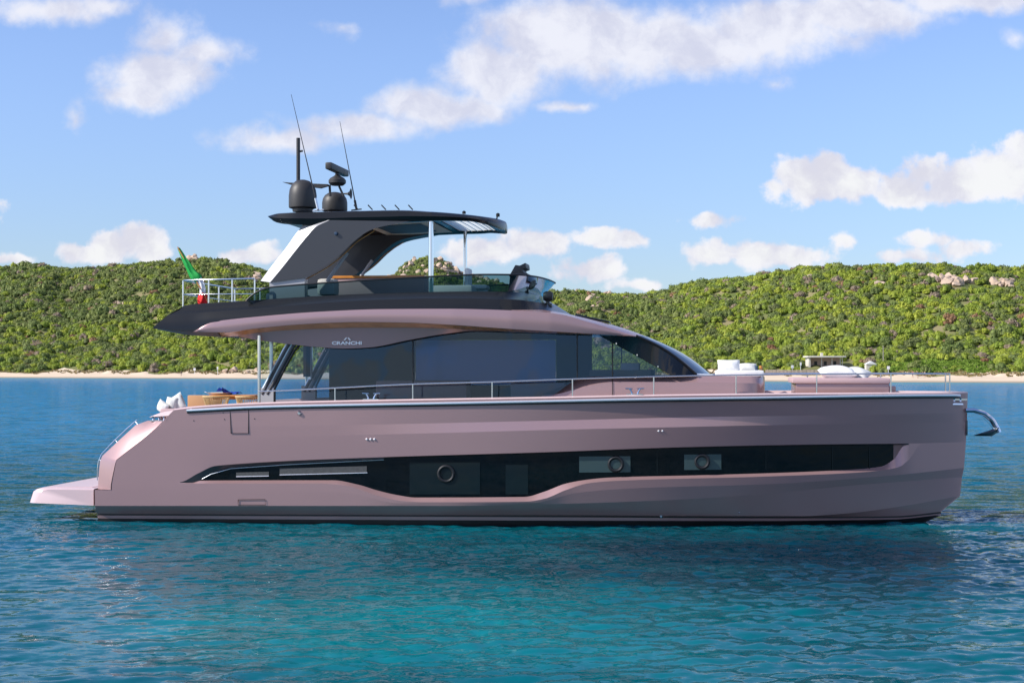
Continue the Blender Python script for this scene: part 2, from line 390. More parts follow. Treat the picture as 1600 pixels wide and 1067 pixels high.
# body colour patches: sand, bluer water, beach shallows; dark one paints the hull's reflection
def water_patch(prev, X_, Y_, rx, ry, col):
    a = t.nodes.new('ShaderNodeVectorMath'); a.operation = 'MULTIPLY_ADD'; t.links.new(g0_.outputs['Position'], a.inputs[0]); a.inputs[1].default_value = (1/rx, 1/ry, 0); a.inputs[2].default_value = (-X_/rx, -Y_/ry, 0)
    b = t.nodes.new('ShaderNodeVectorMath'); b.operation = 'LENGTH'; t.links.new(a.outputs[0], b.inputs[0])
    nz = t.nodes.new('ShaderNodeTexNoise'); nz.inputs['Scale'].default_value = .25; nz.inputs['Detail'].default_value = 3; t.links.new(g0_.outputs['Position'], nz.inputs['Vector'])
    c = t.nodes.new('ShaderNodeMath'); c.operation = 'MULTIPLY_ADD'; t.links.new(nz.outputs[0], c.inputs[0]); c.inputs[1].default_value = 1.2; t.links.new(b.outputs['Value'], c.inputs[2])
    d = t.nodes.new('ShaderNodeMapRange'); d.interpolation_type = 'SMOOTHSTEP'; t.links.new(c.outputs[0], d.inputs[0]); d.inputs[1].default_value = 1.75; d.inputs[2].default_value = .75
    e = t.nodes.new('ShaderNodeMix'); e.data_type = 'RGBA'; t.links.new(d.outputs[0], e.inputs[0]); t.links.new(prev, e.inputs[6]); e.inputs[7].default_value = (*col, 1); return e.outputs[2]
cc_ = water_patch(dm.outputs[2], 7.5, -8.5, 10.5, 8.5, (0.0, 0.024, 0.044)); cc_ = water_patch(cc_, -1.5, -17, 7, 5.5, (0.0, 0.165, 0.190)); cc_ = water_patch(cc_, -22, -8, 14, 9, (0.002, 0.085, 0.17))  # first patch: the hull's dark reflection and shadow put into the colour
s_a = t.nodes.new('ShaderNodeVectorMath'); s_a.operation = 'DOT_PRODUCT'; t.links.new(g0_.outputs['Position'], s_a.inputs[0]); s_a.inputs[1].default_value = (.482, 1, 0)
s_b = t.nodes.new('ShaderNodeMapRange'); s_b.interpolation_type = 'SMOOTHSTEP'; t.links.new(s_a.outputs['Value'], s_b.inputs[0]); s_b.inputs[1].default_value = 290; s_b.inputs[2].default_value = 362
s_c = t.nodes.new('ShaderNodeMix'); s_c.data_type = 'RGBA'; t.links.new(s_b.outputs[0], s_c.inputs[0]); t.links.new(cc_, s_c.inputs[6]); s_c.inputs[7].default_value = (.05, .26, .34, 1)
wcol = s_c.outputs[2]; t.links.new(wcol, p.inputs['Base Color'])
def wb(scale, sx, dist_, strength, prev=None, detail=3):
    m_ = t.nodes.new('ShaderNodeMapping'); m_.inputs['Scale'].default_value = (sx, 1, 1); m_.inputs['Rotation'].default_value = (0, 0, R(10))
    t.links.new(tcn.outputs['Object'], m_.inputs[0])
    n = t.nodes.new('ShaderNodeTexNoise'); n.inputs['Scale'].default_value = scale; n.inputs['Detail'].default_value = detail; n.inputs['Distortion'].default_value = .6
    t.links.new(m_.outputs[0], n.inputs['Vector'])
    b = t.nodes.new('ShaderNodeBump'); b.inputs['Strength'].default_value = strength; b.inputs['Distance'].default_value = dist_
    t.links.new(n.outputs[0], b.inputs['Height'])
    if prev: t.links.new(prev.outputs[0], b.inputs['Normal'])
    return b
# ripples below the mesh resolution: facet slopes straight from vector noise, steeper where the mesh carries no waves
def vn(op, a, b, c=None):
    n = t.nodes.new('ShaderNodeVectorMath'); n.operation = op
    for i, q in enumerate((a, b, c)):
        if q is None: continue
        if isinstance(q, tuple): n.inputs[i].default_value = q
        else: t.links.new(q, n.inputs[i])
    return n.outputs[0]
def slopes(scale, sx, det):
    m_ = t.nodes.new('ShaderNodeMapping'); m_.inputs['Scale'].default_value = (sx, 1, 1); m_.inputs['Rotation'].default_value = (0, 0, R(8)); t.links.new(tcn.outputs['Object'], m_.inputs[0])
    n = t.nodes.new('ShaderNodeTexNoise'); n.inputs['Scale'].default_value = scale; n.inputs['Detail'].default_value = det; n.inputs['Distortion'].default_value = .4
    t.links.new(m_.outputs[0], n.inputs['Vector']); return vn('SUBTRACT', n.outputs[1], (.5, .5, .5))
geo = t.nodes.new('ShaderNodeNewGeometry'); sx_ = t.nodes.new('ShaderNodeSeparateXYZ'); t.links.new(geo.outputs['Position'], sx_.inputs[0])
kd = t.nodes.new('ShaderNodeMapRange'); t.links.new(sx_.outputs[1], kd.inputs[0]); kd.inputs[1].default_value = -10; kd.inputs[2].default_value = 5; kd.inputs[3].default_value = 0.22; kd.inputs[4].default_value = 1.0
s1_ = vn('MULTIPLY', slopes(1.3, .5, 3), (1.1, 2.4, 0)); s2_ = vn('MULTIPLY', slopes(6.0, .55, 2), (.7, 1.2, 0))
s3_ = vn('MULTIPLY', slopes(15.0, .6, 1), (.5, .8, 0)); sm_ = vn('ADD', vn('ADD', s1_, s2_), s3_); sc_ = t.nodes.new('ShaderNodeVectorMath'); sc_.operation = 'SCALE'; t.links.new(sm_, sc_.inputs[0]); t.links.new(kd.outputs[0], sc_.inputs['Scale'])
nn_ = vn('NORMALIZE', vn('ADD', geo.outputs['Normal'], sc_.outputs[0]), None)
t.links.new(nn_, p.inputs['Normal'])
# body colour under a Fresnel sheen whose mean over steep far ripples stays below one
df_ = t.nodes.new('ShaderNodeBsdfDiffuse'); t.links.new(wcol, df_.inputs[0]); t.links.new(nn_, df_.inputs['Normal'])
gl_ = t.nodes.new('ShaderNodeBsdfGlossy'); gl_.inputs['Roughness'].default_value = .05; t.links.new(nn_, gl_.inputs['Normal'])
fr_ = t.nodes.new('ShaderNodeFresnel'); fr_.inputs[0].default_value = 1.33; t.links.new(nn_, fr_.inputs['Normal'])
cap = t.nodes.new('ShaderNodeMapRange'); t.links.new(sx_.outputs[1], cap.inputs[0]); cap.inputs[1].default_value = -14; cap.inputs[2].default_value = 40; cap.inputs[3].default_value = .55; cap.inputs[4].default_value = .45
mn = t.nodes.new('ShaderNodeMath'); mn.operation = 'MINIMUM'; t.links.new(fr_.outputs[0], mn.inputs[0]); t.links.new(cap.outputs[0], mn.inputs[1])
mw = t.nodes.new('ShaderNodeMixShader'); t.links.new(mn.outputs[0], mw.inputs[0]); t.links.new(df_.outputs[0], mw.inputs[1]); t.links.new(gl_.outputs[0], mw.inputs[2])
t.links.new(mw.outputs[0], t.nodes['Material Output'].inputs[0])
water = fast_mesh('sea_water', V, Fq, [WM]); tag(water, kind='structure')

# ------------------------------------------------------------------ the coast: beach and hill
def Dsh(u): return 403.6/(1+0.482*u)
SKY = [(-2500, 440), (-900, 430), (-300, 420), (-60, 416), (0, 413), (50, 408), (62, 406), (100, 416), (150, 412), (200, 409), (250, 403), (290, 400), (310, 397), (340, 401), (380, 408), (420, 419), (480, 436), (560, 441), (610, 428), (640, 402),
       (668, 397), (695, 401), (715, 418), (760, 430), (800, 440), (860, 449), (930, 451), (990, 456), (1020, 452), (1060, 442), (1100, 433), (1160, 428), (1205, 420), (1260, 410), (1330, 408), (1400, 409), (1460, 406), (1520, 410), (1600, 413), (1900, 425), (2600, 440), (4500, 470)]
skf = pchip(SKY)
def Dr(u):   # distance of the ridge
    px = 800+F*u
    return Dsh(u) + 265 + 95*np.exp(-((px-690)/150.)**2) - 55*np.exp(-((px-1350)/260.)**2) + 25*np.sin(u*14)
def fbm(x, y, seed=0, o=5, l0=60.):
    r = np.random.RandomState(seed); z = 0*x
    for i in range(o*5):
        l = l0*(0.5**(i//5)); a = r.rand()*6.28; z = z+(0.55**(i//5))*np.sin((x*np.cos(a)+y*np.sin(a))*6.28/l+r.rand()*6.28+1.3*np.sin((x*np.sin(a)-y*np.cos(a))*3.1/l))
    return z/5
def Hgt(u, D):
    s = D-Dsh(u); dr = Dr(u); zr = HC+(YH-skf(800+F*u))/F*dr-2.6
    t_ = np.clip((s-26)/(dr-Dsh(u)-26), 0, 1.6)
    beach = np.where(s < 26, s*0.075, 1.95)
    prof = np.where(t_ < 1, t_**1.12, 1-(t_-1)*0.9)
    X, Y = u*D, D
    und = fbm(X, Y, 4, 4, 90.)*4.0*np.clip(t_*3, 0, 1)*np.clip((1.0-t_)*4, 0.0, 1)
    dune = np.clip(fbm(X, Y, 9, 3, 14.), 0, 1)*0.9*np.clip((s-10)/10, 0, 1)*np.clip((60-s)/20, 0, 1)
    return np.where(s < 0, s*0.1, beach+(zr-1.95)*prof*(s > 26)+und+dune)
us = np.concatenate([np.linspace(-0.95, -0.4, 60), np.linspace(-0.395, 0.42, 420), np.linspace(0.43, 1.2, 60)])
ss = np.concatenate([np.linspace(-14, 40, 55), np.linspace(42, 470, 150), np.linspace(480, 900, 20)])
UU, SS = np.meshgrid(us, ss, indexing='ij'); DD = Dsh(UU)+SS
V = np.stack([UU*DD, DD-DC, Hgt(UU, DD)], -1).reshape(-1, 3); a_, b_ = UU.shape
idx = np.arange(a_*b_).reshape(a_, b_); Fq = np.stack([idx[:-1, :-1], idx[1:, :-1], idx[1:, 1:], idx[:-1, 1:]], -1).reshape(-1, 4)
sF = 0.25*(SS[:-1, :-1]+SS[1:, :-1]+SS[1:, 1:]+SS[:-1, 1:]).ravel()
SAND = mat('pale_sand', (0.66, 0.53, 0.39), 0.9, spec=0.1, var=(0.12, .14))
HILLM = bpy.data.materials.new('dry_scrub_ground'); HILLM.use_nodes = True; t = HILLM.node_tree; p = t.nodes['Principled BSDF']; p.inputs['Roughness'].default_value = .95; p.inputs['Specular IOR Level'].default_value = .1
tcn = t.nodes.new('ShaderNodeTexCoord'); n = t.nodes.new('ShaderNodeTexNoise'); n.inputs['Scale'].default_value = .08; n.inputs['Detail'].default_value = 6
t.links.new(tcn.outputs['Object'], n.inputs['Vector']); rp = t.nodes.new('ShaderNodeValToRGB'); t.links.new(n.outputs[0], rp.inputs[0])
rp.color_ramp.elements[0].position = .4; rp.color_ramp.elements[0].color = (.13, .16, .05, 1); rp.color_ramp.elements[1].position = .62; rp.color_ramp.elements[1].color = (.27, .23, .12, 1)
t.links.new(rp.outputs[0], p.inputs['Base Color'])
UF = 0.25*(UU[:-1, :-1]+UU[1:, :-1]+UU[1:, 1:]+UU[:-1, 1:]).ravel()
edge = 24+5*np.sin(UF*60)+4*np.sin(UF*143+1)
t = SAND.node_tree; g0_ = t.nodes.new('ShaderNodeNewGeometry'); q0_ = t.nodes.new('ShaderNodeSeparateXYZ'); t.links.new(g0_.outputs['Position'], q0_.inputs[0])
wz = t.nodes.new('ShaderNodeMapRange'); t.links.new(q0_.outputs[2], wz.inputs[0]); wz.inputs[1].default_value = .18; wz.inputs[2].default_value = .45; wz.inputs[3].default_value = .55; wz.inputs[4].default_value = 1
wm_ = t.nodes.new('ShaderNodeMix'); wm_.data_type = 'RGBA'; wm_.blend_type = 'MULTIPLY'; wm_.inputs[0].default_value = 1; src = t.nodes['Principled BSDF'].inputs['Base Color'].links[0].from_socket
t.links.new(src, wm_.inputs[6]); t.links.new(wz.outputs[0], wm_.inputs[7]); t.links.new(wm_.outputs[2], t.nodes['Principled BSDF'].inputs['Base Color'])
land = fast_mesh('hillside', V, Fq, [SAND, HILLM], mi=(sF > edge)*1); tag(land, kind='structure')

# granite boulders in the outcrops
def find(px, py):
    u_ = (px-800)/F; Ds = np.linspace(Dsh(u_)+20, Dr(u_), 500); z = Hgt(u_+0*Ds, Ds); pyv = YH-F*(z+1.5-HC)/Ds
    k = int(np.argmin(np.abs(pyv-py))); D = Ds[k]; return u_*D, D, float(z[k])
ROCK = mat('pink_granite', (0.50, 0.38, 0.29), 0.9, spec=.2, bump=(0.9, 1, .5), var=(0.5, .35))
OUT = [((296, 401), 8, 15, 3, 2.0, 'granite boulder on the left peak behind the furled flag'),
       ((402, 430), 9, 9, 6, 2.2, 'orange granite boulder on the slope just left of the hardtop arch'),
       ((192, 472), 3, 8, 3, 1.8, 'granite boulder in the scrub halfway up the left slope'),
       ((690, 412), 34, 34, 13, 2.1, 'granite boulder on the rocky peak seen under the hardtop'),
       ((755, 432), 16, 34, 5, 1.7, 'granite boulder on the shoulder right of the rocky peak'),
       ((628, 424), 12, 14, 8, 1.7, 'granite boulder on the left flank of the rocky peak'),
       ((932, 462), 16, 24, 10, 1.7, 'granite boulder on the slope right of the black searchlight'),
       ((1488, 433), 26, 32, 5, 1.9, 'pink granite boulder in the long outcrop near the right hill top'),
       ((1572, 436), 12, 16, 5, 2.0, 'pink granite boulder in the outcrop at the right edge of the hill'),
       ((1374, 439), 3, 8, 3, 1.6, 'pale boulder in scrub left of the long outcrop'),
       ((1266, 431), 2, 3, 3, 1.8, 'pale boulder below the crest above the beach house'),
       ((390, 575), 5, 24, 3, 1.4, 'sandy rock at the back of the beach beside the yacht cockpit')]
rspots = []
rr_ = np.random.RandomState(5)
bprot = []
for k in range(6):
    bm = bmesh.new(); bmesh.ops.create_icosphere(bm, subdivisions=2, radius=1)
    dirs = rr_.randn(11, 3); dirs /= np.linalg.norm(dirs, axis=1)[:, None]; lim = 0.5+0.3*rr_.rand(11)
    for vtx in bm.verts:
        q = np.array(vtx.co)
        for d_, l_ in zip(dirs, lim):
            e = q@d_-l_
            if e > 0: q = q-d_*e
        q = q*(1+0.05*rr_.randn()); vtx.co = q
    me = bpy.data.meshes.new('boulder'); bm.to_mesh(me); bm.free(); me.materials.append(ROCK); me.shade_smooth(); me.set_sharp_from_angle(angle=R(30)); bprot.append(me)
for (c, n_, wx, wy, sz, lab) in OUT:
    for k in range(n_):
        px, py = c[0]+wx*rr_.randn()*.6, c[1]+abs(wy)*rr_.randn()*.6
        X_, D_, z_ = find(px, py); s_ = sz*(0.45+0.7*rr_.rand()**1.5)
        o = bpy.data.objects.new('boulder', bprot[rr_.randint(6)]); COL.objects.link(o)
        o.location = (X_, D_-DC, z_+s_*.45); o.scale = (s_*1.25, s_, s_*.85); o.rotation_euler = (rr_.rand()*.5, rr_.rand()*.5, rr_.rand()*6)
        tag(o, lab, 'boulder', lab.replace('boulder', 'boulders')); rspots.append((X_, D_, s_))
rspots = np.array(rspots)

# scrub: thousands of leaf-clump crowns, one mass
def bush_proto(nl, nq, seed, core=True, flat=0.75):
    r = np.random.RandomState(seed); vs = []; fs = []
    lobes = []
    for i in range(nl):
        a = r.rand()*6.28; rad = 0.62*math.sqrt(r.rand()); lobes.append((rad*math.cos(a), rad*math.sin(a), 0.28+0.42*r.rand()*(1-rad), 0.30+0.22*r.rand()))
    for i in range(nq):
        lx, ly, lz, lr = lobes[r.randint(nl)]
        d = r.randn(3); d[2] = abs(d[2])*0.9-0.25; d /= np.linalg.norm(d)
        q = np.array((lx, ly, lz))+d*lr*(0.82+0.25*r.rand()); q[2] = max(q[2], 0.02)
        n_ = d+0.45*r.randn(3); n_ /= np.linalg.norm(n_); a = np.cross(n_, r.randn(3)); a /= np.linalg.norm(a); b = np.cross(n_, a)
        s = (0.06+0.05*r.rand())*(1 if nq > 300 else 1.25 if nq > 200 else 1.6); s2 = s*(.6+.4*r.rand()); o = len(vs)
        vs += [q+a*s, q+b*s2, q-a*s, q-b*s2]; fs.append((o, o+1, o+2, o+3))
    if core:
        for (lx, ly, lz, lr) in lobes:
            o = len(vs); k = lr*.86
            ring = [(math.cos(j*1.2566)*k, math.sin(j*1.2566)*k) for j in range(5)]
            vs += [np.array((lx+x, ly+y, lz-.25)) for x, y in ring]+[np.array((lx+x*.82, ly+y*.82, lz+k*.5)) for x, y in ring]+[np.array((lx, ly, lz+k*.95))]
            for j in range(5):
                j2 = (j+1) % 5; fs.append((o+j, o+j2, o+5+j2, o+5+j)); fs.append((o+5+j, o+5+j2, o+10, o+10))
    vs = np.array(vs); vs[:, 2] *= flat/0.75
    return vs, np.array(fs)
LOD = [[bush_proto(10, 420, 10+i) for i in range(5)], [bush_proto(8, 230, 30+i) for i in range(5)], [bush_proto(7, 120, 50+i) for i in range(5)]]
br = np.random.RandomState(11)
NB = 28000
uu = br.uniform(-0.43, 0.45, NB*3); s0 = br.uniform(20, 420, NB*3)
us_ = br.uniform(.43, .80, 9000)*np.where(br.rand(9000) < .5, -1, 1); uu = np.concatenate([uu, us_]); s0 = np.concatenate([s0, br.uniform(20, 400, 9000)])
D_ = Dsh(uu)+s0; keep = (br.rand(len(uu)) < D_/900.) & (D_ < Dr(uu)+12)
uu, s0, D_ = uu[keep], s0[keep], D_[keep]
edge_ = 27+5*np.sin(uu*60)+4*np.sin(uu*143+1)
pxx = 800+F*uu
meadow = (pxx > 1385) & (pxx < 1560) & (s0 < 48) & (br.rand(len(uu)) < .93)
house = (pxx > 1255) & (pxx < 1335) & (s0 < 46)
ok = (s0 > edge_) & ~meadow & ~house
uu, s0, D_ = uu[ok], s0[ok], D_[ok]
X_, Y_ = uu*D_, D_
if len(rspots):
    dd = np.min(np.hypot(X_[:, None]-rspots[None, :, 0], (Y_[:, None]-rspots[None, :, 1])*0.6+1.0)-rspots[None, :, 2]*0.9, axis=1); ok = dd > 0.3
    X_, Y_, uu, s0, D_ = X_[ok], Y_[ok], uu[ok], s0[ok], D_[ok]
n_all = len(X_); zz = Hgt(uu, D_)
rad = 0.9+1.6*br.rand(n_all)**2.0; rad *= np.clip(0.7+s0/160, .7, 1.05)
big = br.rand(n_all) < .04; rad[big] *= 1.45
px_ = 800+F*uu
rad[np.abs(uu) > .45] *= 1.7; cen = np.exp(-((px_-690)/150)**2); rad *= (1-.25*cen*(s0 > 150))
VV = []; FF = []; TT = []; off = 0
region = fbm(X_, Y_, 21, 3, 70.)
for i in range(n_all):
    lod = 2 if abs(uu[i]) > .45 else 0 if s0[i] < 70 else (1 if s0[i] < 210 else 2)
    vs, fs = LOD[lod][br.randint(5)]
    a = br.rand()*6.28; c, s = math.cos(a), math.sin(a); r = rad[i]; hz = r*(0.62+.55*br.rand())
    q = np.empty_like(vs); q[:, 0] = (vs[:, 0]*c-vs[:, 1]*s)*r+X_[i]; q[:, 1] = (vs[:, 0]*s+vs[:, 1]*c)*r+Y_[i]-DC; q[:, 2] = vs[:, 2]*hz*1.15+zz[i]-.15
    VV.append(q); FF.append(fs+off); off += len(vs)
    # species tint 0..1: olive, dark, bright yellow-green, brown
    rt = br.rand(); low = s0[i] < 110+60*region[i]
    if rt < .014: tv = .93+.06*br.rand()
    elif rt < .055: tv = .80+.05*br.rand()
    elif rt < (.62 if low or px_[i] > 1050 else .22): tv = .52+.22*br.rand()
    else: tv = .05+.42*br.rand()
    TT.append(np.full(len(fs), tv))
VV = np.concatenate(VV); FF = np.concatenate(FF); TT = np.concatenate(TT)
FOL = bpy.data.materials.new('scrub_foliage'); FOL.use_nodes = True; t = FOL.node_tree; p = t.nodes['Principled BSDF']; p.inputs['Roughness'].default_value = .6; p.inputs['Specular IOR Level'].default_value = .25
at = t.nodes.new('ShaderNodeAttribute'); at.attribute_name = 'tint'; rp = t.nodes.new('ShaderNodeValToRGB'); t.links.new(at.outputs['Fac'], rp.inputs[0])
er = rp.color_ramp; er.elements[0].position = 0; er.elements[0].color = (.17, .18, .075, 1); er.elements[1].position = 1; er.elements[1].color = (.25, .13, .07, 1)
for pos, c in ((.2, (.165, .22, .06)), (.45, (.24, .275, .08)), (.55, (.24, .32, .045)), (.74, (.36, .40, .05)), (.78, (.34, .26, .17)), (.88, (.34, .27, .21)), (.92, (.36, .22, .12))):
    e = er.elements.new(pos); e.color = (*c, 1)
n = t.nodes.new('ShaderNodeTexNoise'); n.inputs['Scale'].default_value = 1.3; tcn = t.nodes.new('ShaderNodeTexCoord'); t.links.new(tcn.outputs['Object'], n.inputs['Vector'])
mr = t.nodes.new('ShaderNodeMapRange'); mr.inputs[1].default_value = .3; mr.inputs[2].default_value = .7; mr.inputs[3].default_value = .75; mr.inputs[4].default_value = 1.3
t.links.new(n.outputs[0], mr.inputs[0]); mm = t.nodes.new('ShaderNodeMix'); mm.data_type = 'RGBA'; mm.blend_type = 'MULTIPLY'; mm.inputs[0].default_value = 1
t.links.new(rp.outputs[0], mm.inputs[6]); t.links.new(mr.outputs[0], mm.inputs[7]); t.links.new(mm.outputs[2], p.inputs['Base Color'])
# leaves let some light through
tl = t.nodes.new('ShaderNodeBsdfTranslucent'); t.links.new(mm.outputs[2], tl.inputs[0]); mxs = t.nodes.new('ShaderNodeMixShader'); mxs.inputs[0].default_value = .32
t.links.new(p.outputs[0], mxs.inputs[1]); t.links.new(tl.outputs[0], mxs.inputs[2]); t.links.new(mxs.outputs[0], t.nodes['Material Output'].inputs[0])
tri = FF[:, 2] == FF[:, 3]
def scrub_mesh():
    me = bpy.data.meshes.new('coastal_scrub'); nf = len(FF); tot = np.where(tri, 3, 4).astype(np.int32); st = np.concatenate([[0], np.cumsum(tot)[:-1]]).astype(np.int32)
    mask = np.ones(FF.shape, bool); mask[tri, 3] = False; li = FF[mask].astype(np.int32)
    me.vertices.add(len(VV)); me.vertices.foreach_set('co', VV.astype(np.float32).ravel())
    me.loops.add(len(li)); me.loops.foreach_set('vertex_index', li); me.polygons.add(nf)
    me.polygons.foreach_set('loop_start', st); me.polygons.foreach_set('loop_total', tot)
    me.materials.append(FOL); me.update(calc_edges=True)
    a = me.attributes.new('tint', 'FLOAT', 'FACE'); a.data.foreach_set('value', TT.astype(np.float32))
    o = bpy.data.objects.new('coastal_scrub', me); COL.objects.link(o); return o
scrub = scrub_mesh(); tag(scrub, 'dense green and olive scrub covering the hill behind the beach', 'scrub', kind='stuff')
print('bushes', n_all, 'faces', len(FF))
# low grass: the green meadow right and the dune grass
def tufts():
    g = np.random.RandomState(2); vs = []; fs = []; mi = []
    def at_(px, s):
        u_ = (px-800)/F; D = Dsh(u_)+s; return u_*D, D-DC, float(Hgt(np.array(u_), np.array(D)))
    for i in range(9000):
        if i < 2600: px, s, h, m_ = g.uniform(1385, 1570), g.uniform(27, 50), .15+.25*g.rand(), 0
        else: px, s, h, m_ = g.uniform(-40, 1640), 0, .15+.3*g.rand()**2, 1; s = 19+8*g.rand()+3*math.sin(px*.09)+2*math.sin(px*.31)
        x, y, z = at_(px, s)
        for q in range(3):
            a = g.rand()*3.14; w = (.25+.3*g.rand())*(1 if m_ == 0 else .45); dx, dy = math.cos(a)*w, math.sin(a)*w; o = len(vs); lx, ly = g.randn()*.15, g.randn()*.15
            vs += [(x-dx, y-dy, z-.05), (x+dx, y+dy, z-.05), (x+dx*.7+lx, y+dy*.7+ly, z+h), (x-dx*.7+lx, y-dy*.7+ly, z+h*.8)]; fs.append((o, o+1, o+2, o+3)); mi.append(m_)
    return np.array(vs), np.array(fs), np.array(mi)
v_, f_, m_ = tufts()
GRS = mat('meadow_grass', (.17, .26, .04), .8, spec=.1, var=(.3, .3)); DUN = mat('dune_grass', (.28, .22, .10), .85, spec=.1, var=(.4, .4))
gr = fast_mesh('beach_grass', v_, f_, [GRS, DUN], smooth=False, mi=m_); tag(gr, 'bright green grass and dry dune tufts at the back of the beach', 'grass', kind='stuff')
# ------------------------------------------------------------------ THE YACHT
Y = empty('motor_yacht', (0, 0, 0), -PHI)
tag(Y, 'large dusty pink motor yacht with black flybridge and hardtop anchored in the bay', 'yacht')
def sub(root, par=None): return par or root
XE = x_at(1512, 0)                      # stem at the deck
def halfb(b0, xm, n, p, stem_px, stern=0.06):
    xe = x_at(stem_px, 0)
    def f(x):
        if x <= xm: return b0-stern*max(0, (-x-3)/8.)
        t = min(1.0, (x-xm)/(xe-xm)); return max(0.015, b0*(1-t**n)**p)
    f.xe = xe
    return f
bG = halfb(2.86, -1.0, 2.3, .74, 1512)
bM = halfb(2.847, -1.0, 2.2, .79, 1511)
b1 = halfb(2.836, -1.0, 2.1, .82, 1511)
b2 = halfb(2.80, -1.0, 1.95, .88, 1509)
b3 = halfb(2.78, -1.5, 1.85, .94, 1503)
b4 = halfb(2.50, -2.5, 1.8, 1.0, 1500)
b5 = halfb(2.48, -2.6, 1.75, 1.03, 1470)
b6 = halfb(2.42, -3.0, 1.7, 1.03, 1441)
b7 = halfb(1.9, -3.0, 1.7, 1.0, 1380)
concave = lambda x: 0.085*float(np.clip((px_of(x, 2.8)-520)/420., 0, 1))*float(np.clip((1420-px_of(x, 2.8))/300., 0, 1))
GW = [(230, 645), (272, 640.5), (300, 637), (400, 631), (560, 627), (700, 624.5), (850, 622), (1000, 619), (1200, 616.5), (1400, 615), (1512, 614)]
gun = Cv(GW, bG, x0=x_at(272, 2.8), x1=bG.xe)
def lower(pts, d): return [(a, b+d) for a, b in pts]
edge_px = {'m': 243, '1': 219, 'x': 181}
mid = Cv([(148, 680), (243, 669), (540, 664), (860, 657), (1065, 652), (1335, 648), (1512, 645)], lambda x: bM(x)-concave(x), x0=x_at(243, 2.8), x1=bM.xe)
cr1 = Cv([(148, 694), (219, 689), (540, 680), (700, 676), (860, 671.5), (1065, 667), (1155, 665), (1335, 662), (1512, 659)], b1, x0=x_at(219, 2.8), x1=b1.xe)
lx = Cv([(148, 720), (181, 719), (300, 713), (447, 703), (600, 697), (860, 689), (1065, 683), (1290, 678), (1512, 675)], lambda x: .5*(b1(x)+b2(x)), x0=x_at(181, 2.8), x1=.5*(b1.xe+b2.xe))
L2P = [(148, 757), (281, 753), (310, 739), (335, 728), (360, 725.5), (447, 720), (597, 714), (860, 706), (1065, 698.5), (1290, 694), (1437, 692.5), (1512, 690.5)]
LGP = [(148, 757.3), (281, 753.6), (300, 753.2), (313, 750), (330, 740), (361, 731), (447, 725), (597, 717), (860, 708), (1065, 700.5), (1290, 696), (1413, 694.8), (1437, 693.6), (1512, 691.5)]
LBP = [(148, 757.6), (281, 754.2), (300, 754), (314, 750.6), (520, 750), (560, 757), (590, 766), (620, 773), (650, 777), (820, 776), (850, 768), (885, 755), (915, 749.5), (950, 746), (1100, 742), (1300, 735), (1375, 729), (1397, 717), (1413, 696.2), (1437, 694.4), (1512, 692.3)]
LOP = [(148, 758), (281, 755), (500, 755), (540, 758.5), (590, 774), (625, 782), (660, 784.3), (820, 783.5), (850, 779), (885, 765), (920, 754.5), (960, 751), (1200, 744), (1370, 735.5), (1405, 729), (1422, 716), (1438, 695), (1512, 693)]
xs_up = x_at(173, 2.8)
def ins(x):
    q = px_of(x, 2.75); return 0.13*float(np.clip((q-281)/75., 0, 1))*float(np.clip((1438-q)/22., 0, 1))
l2 = Cv(L2P, b2, x0=xs_up, x1=b2.xe)
lg = Cv(LGP, lambda x: max(.01, b2(x)-ins(x)), x0=xs_up, x1=b2.xe)
lb = Cv(LBP, lambda x: max(.01, b2(x)-ins(x)*1.08), x0=xs_up, x1=b2.xe)
lo = Cv(LOP, lambda x: b2(x), x0=xs_up, x1=b2.xe)
PP = [(148, 765), (420, 766), (540, 770), (625, 786), (830, 785.5), (900, 770), (980, 763), (1200, 756), (1400, 742), (1512, 730)]
pu = Cv(PP, lambda x: .75*b2(x)+.25*b3(x), x0=xs_up, x1=.5*(b2.xe+b3.xe)); xs_lo = x_at(147, 2.78)
pl = Cv(PP, pu.b, x0=xs_lo, x1=pu.x1)
l3 = Cv([(148, 790), (700, 790), (850, 787.5), (1065, 780), (1177, 773), (1335, 758), (1505, 745)], b3, x0=xs_lo, x1=b3.xe)
l4 = Cv([(148, 801), (900, 804.5), (1150, 806), (1250, 806), (1320, 802), (1400, 792), (1502, 774)], b4, x0=x_at(147, 2.48), x1=b4.xe)
s1 = Cv([(148, 802), (900, 805.5), (1200, 807), (1300, 807), (1400, 806), (1472, 799)], b5, x0=x_at(147, 2.46), x1=b5.xe)
s2 = Cv([(148, 805), (900, 808), (1200, 809.5), (1300, 809.5), (1400, 808.5), (1468, 802)], b5, x0=x_at(147, 2.46), x1=b5.xe)
s3 = Cv([(148, 809.5), (900, 813), (1200, 813.5), (1300, 812.5), (1400, 811), (1462, 805)], lambda x: b5(x)-.02, x0=x_at(147, 2.46), x1=b5.xe)
wl = Cv([(148, 822), (900, 829), (1441, 818)], b6, x0=x_at(147, 2.44), x1=b6.xe)
kl = Cv([(148, 850), (900, 860), (1380, 846)], b7, x0=x_at(147, 1.85), x1=b7.xe)
ST = np.unique(np.concatenate([[xs_lo-.06, xs_lo-.04], np.linspace(xs_lo, 9.2, 230), np.linspace(x_at(1380, 1.4), x_at(1450, 1.), 40), np.linspace(9.2, XE, 70), np.linspace(x_at(275, 2.8), x_at(370, 2.8), 30)]))
for c_, d_ in ((lg, .15), (lb, .3), (lo, .45)):
    c_.f = (lambda f0, d_: (lambda px: np.where((np.asarray(px) < 281) | (np.asarray(px) > 1438.5), l2.f(px)+d_, f0(px))))(c_.f, d_)
XR = 8.0
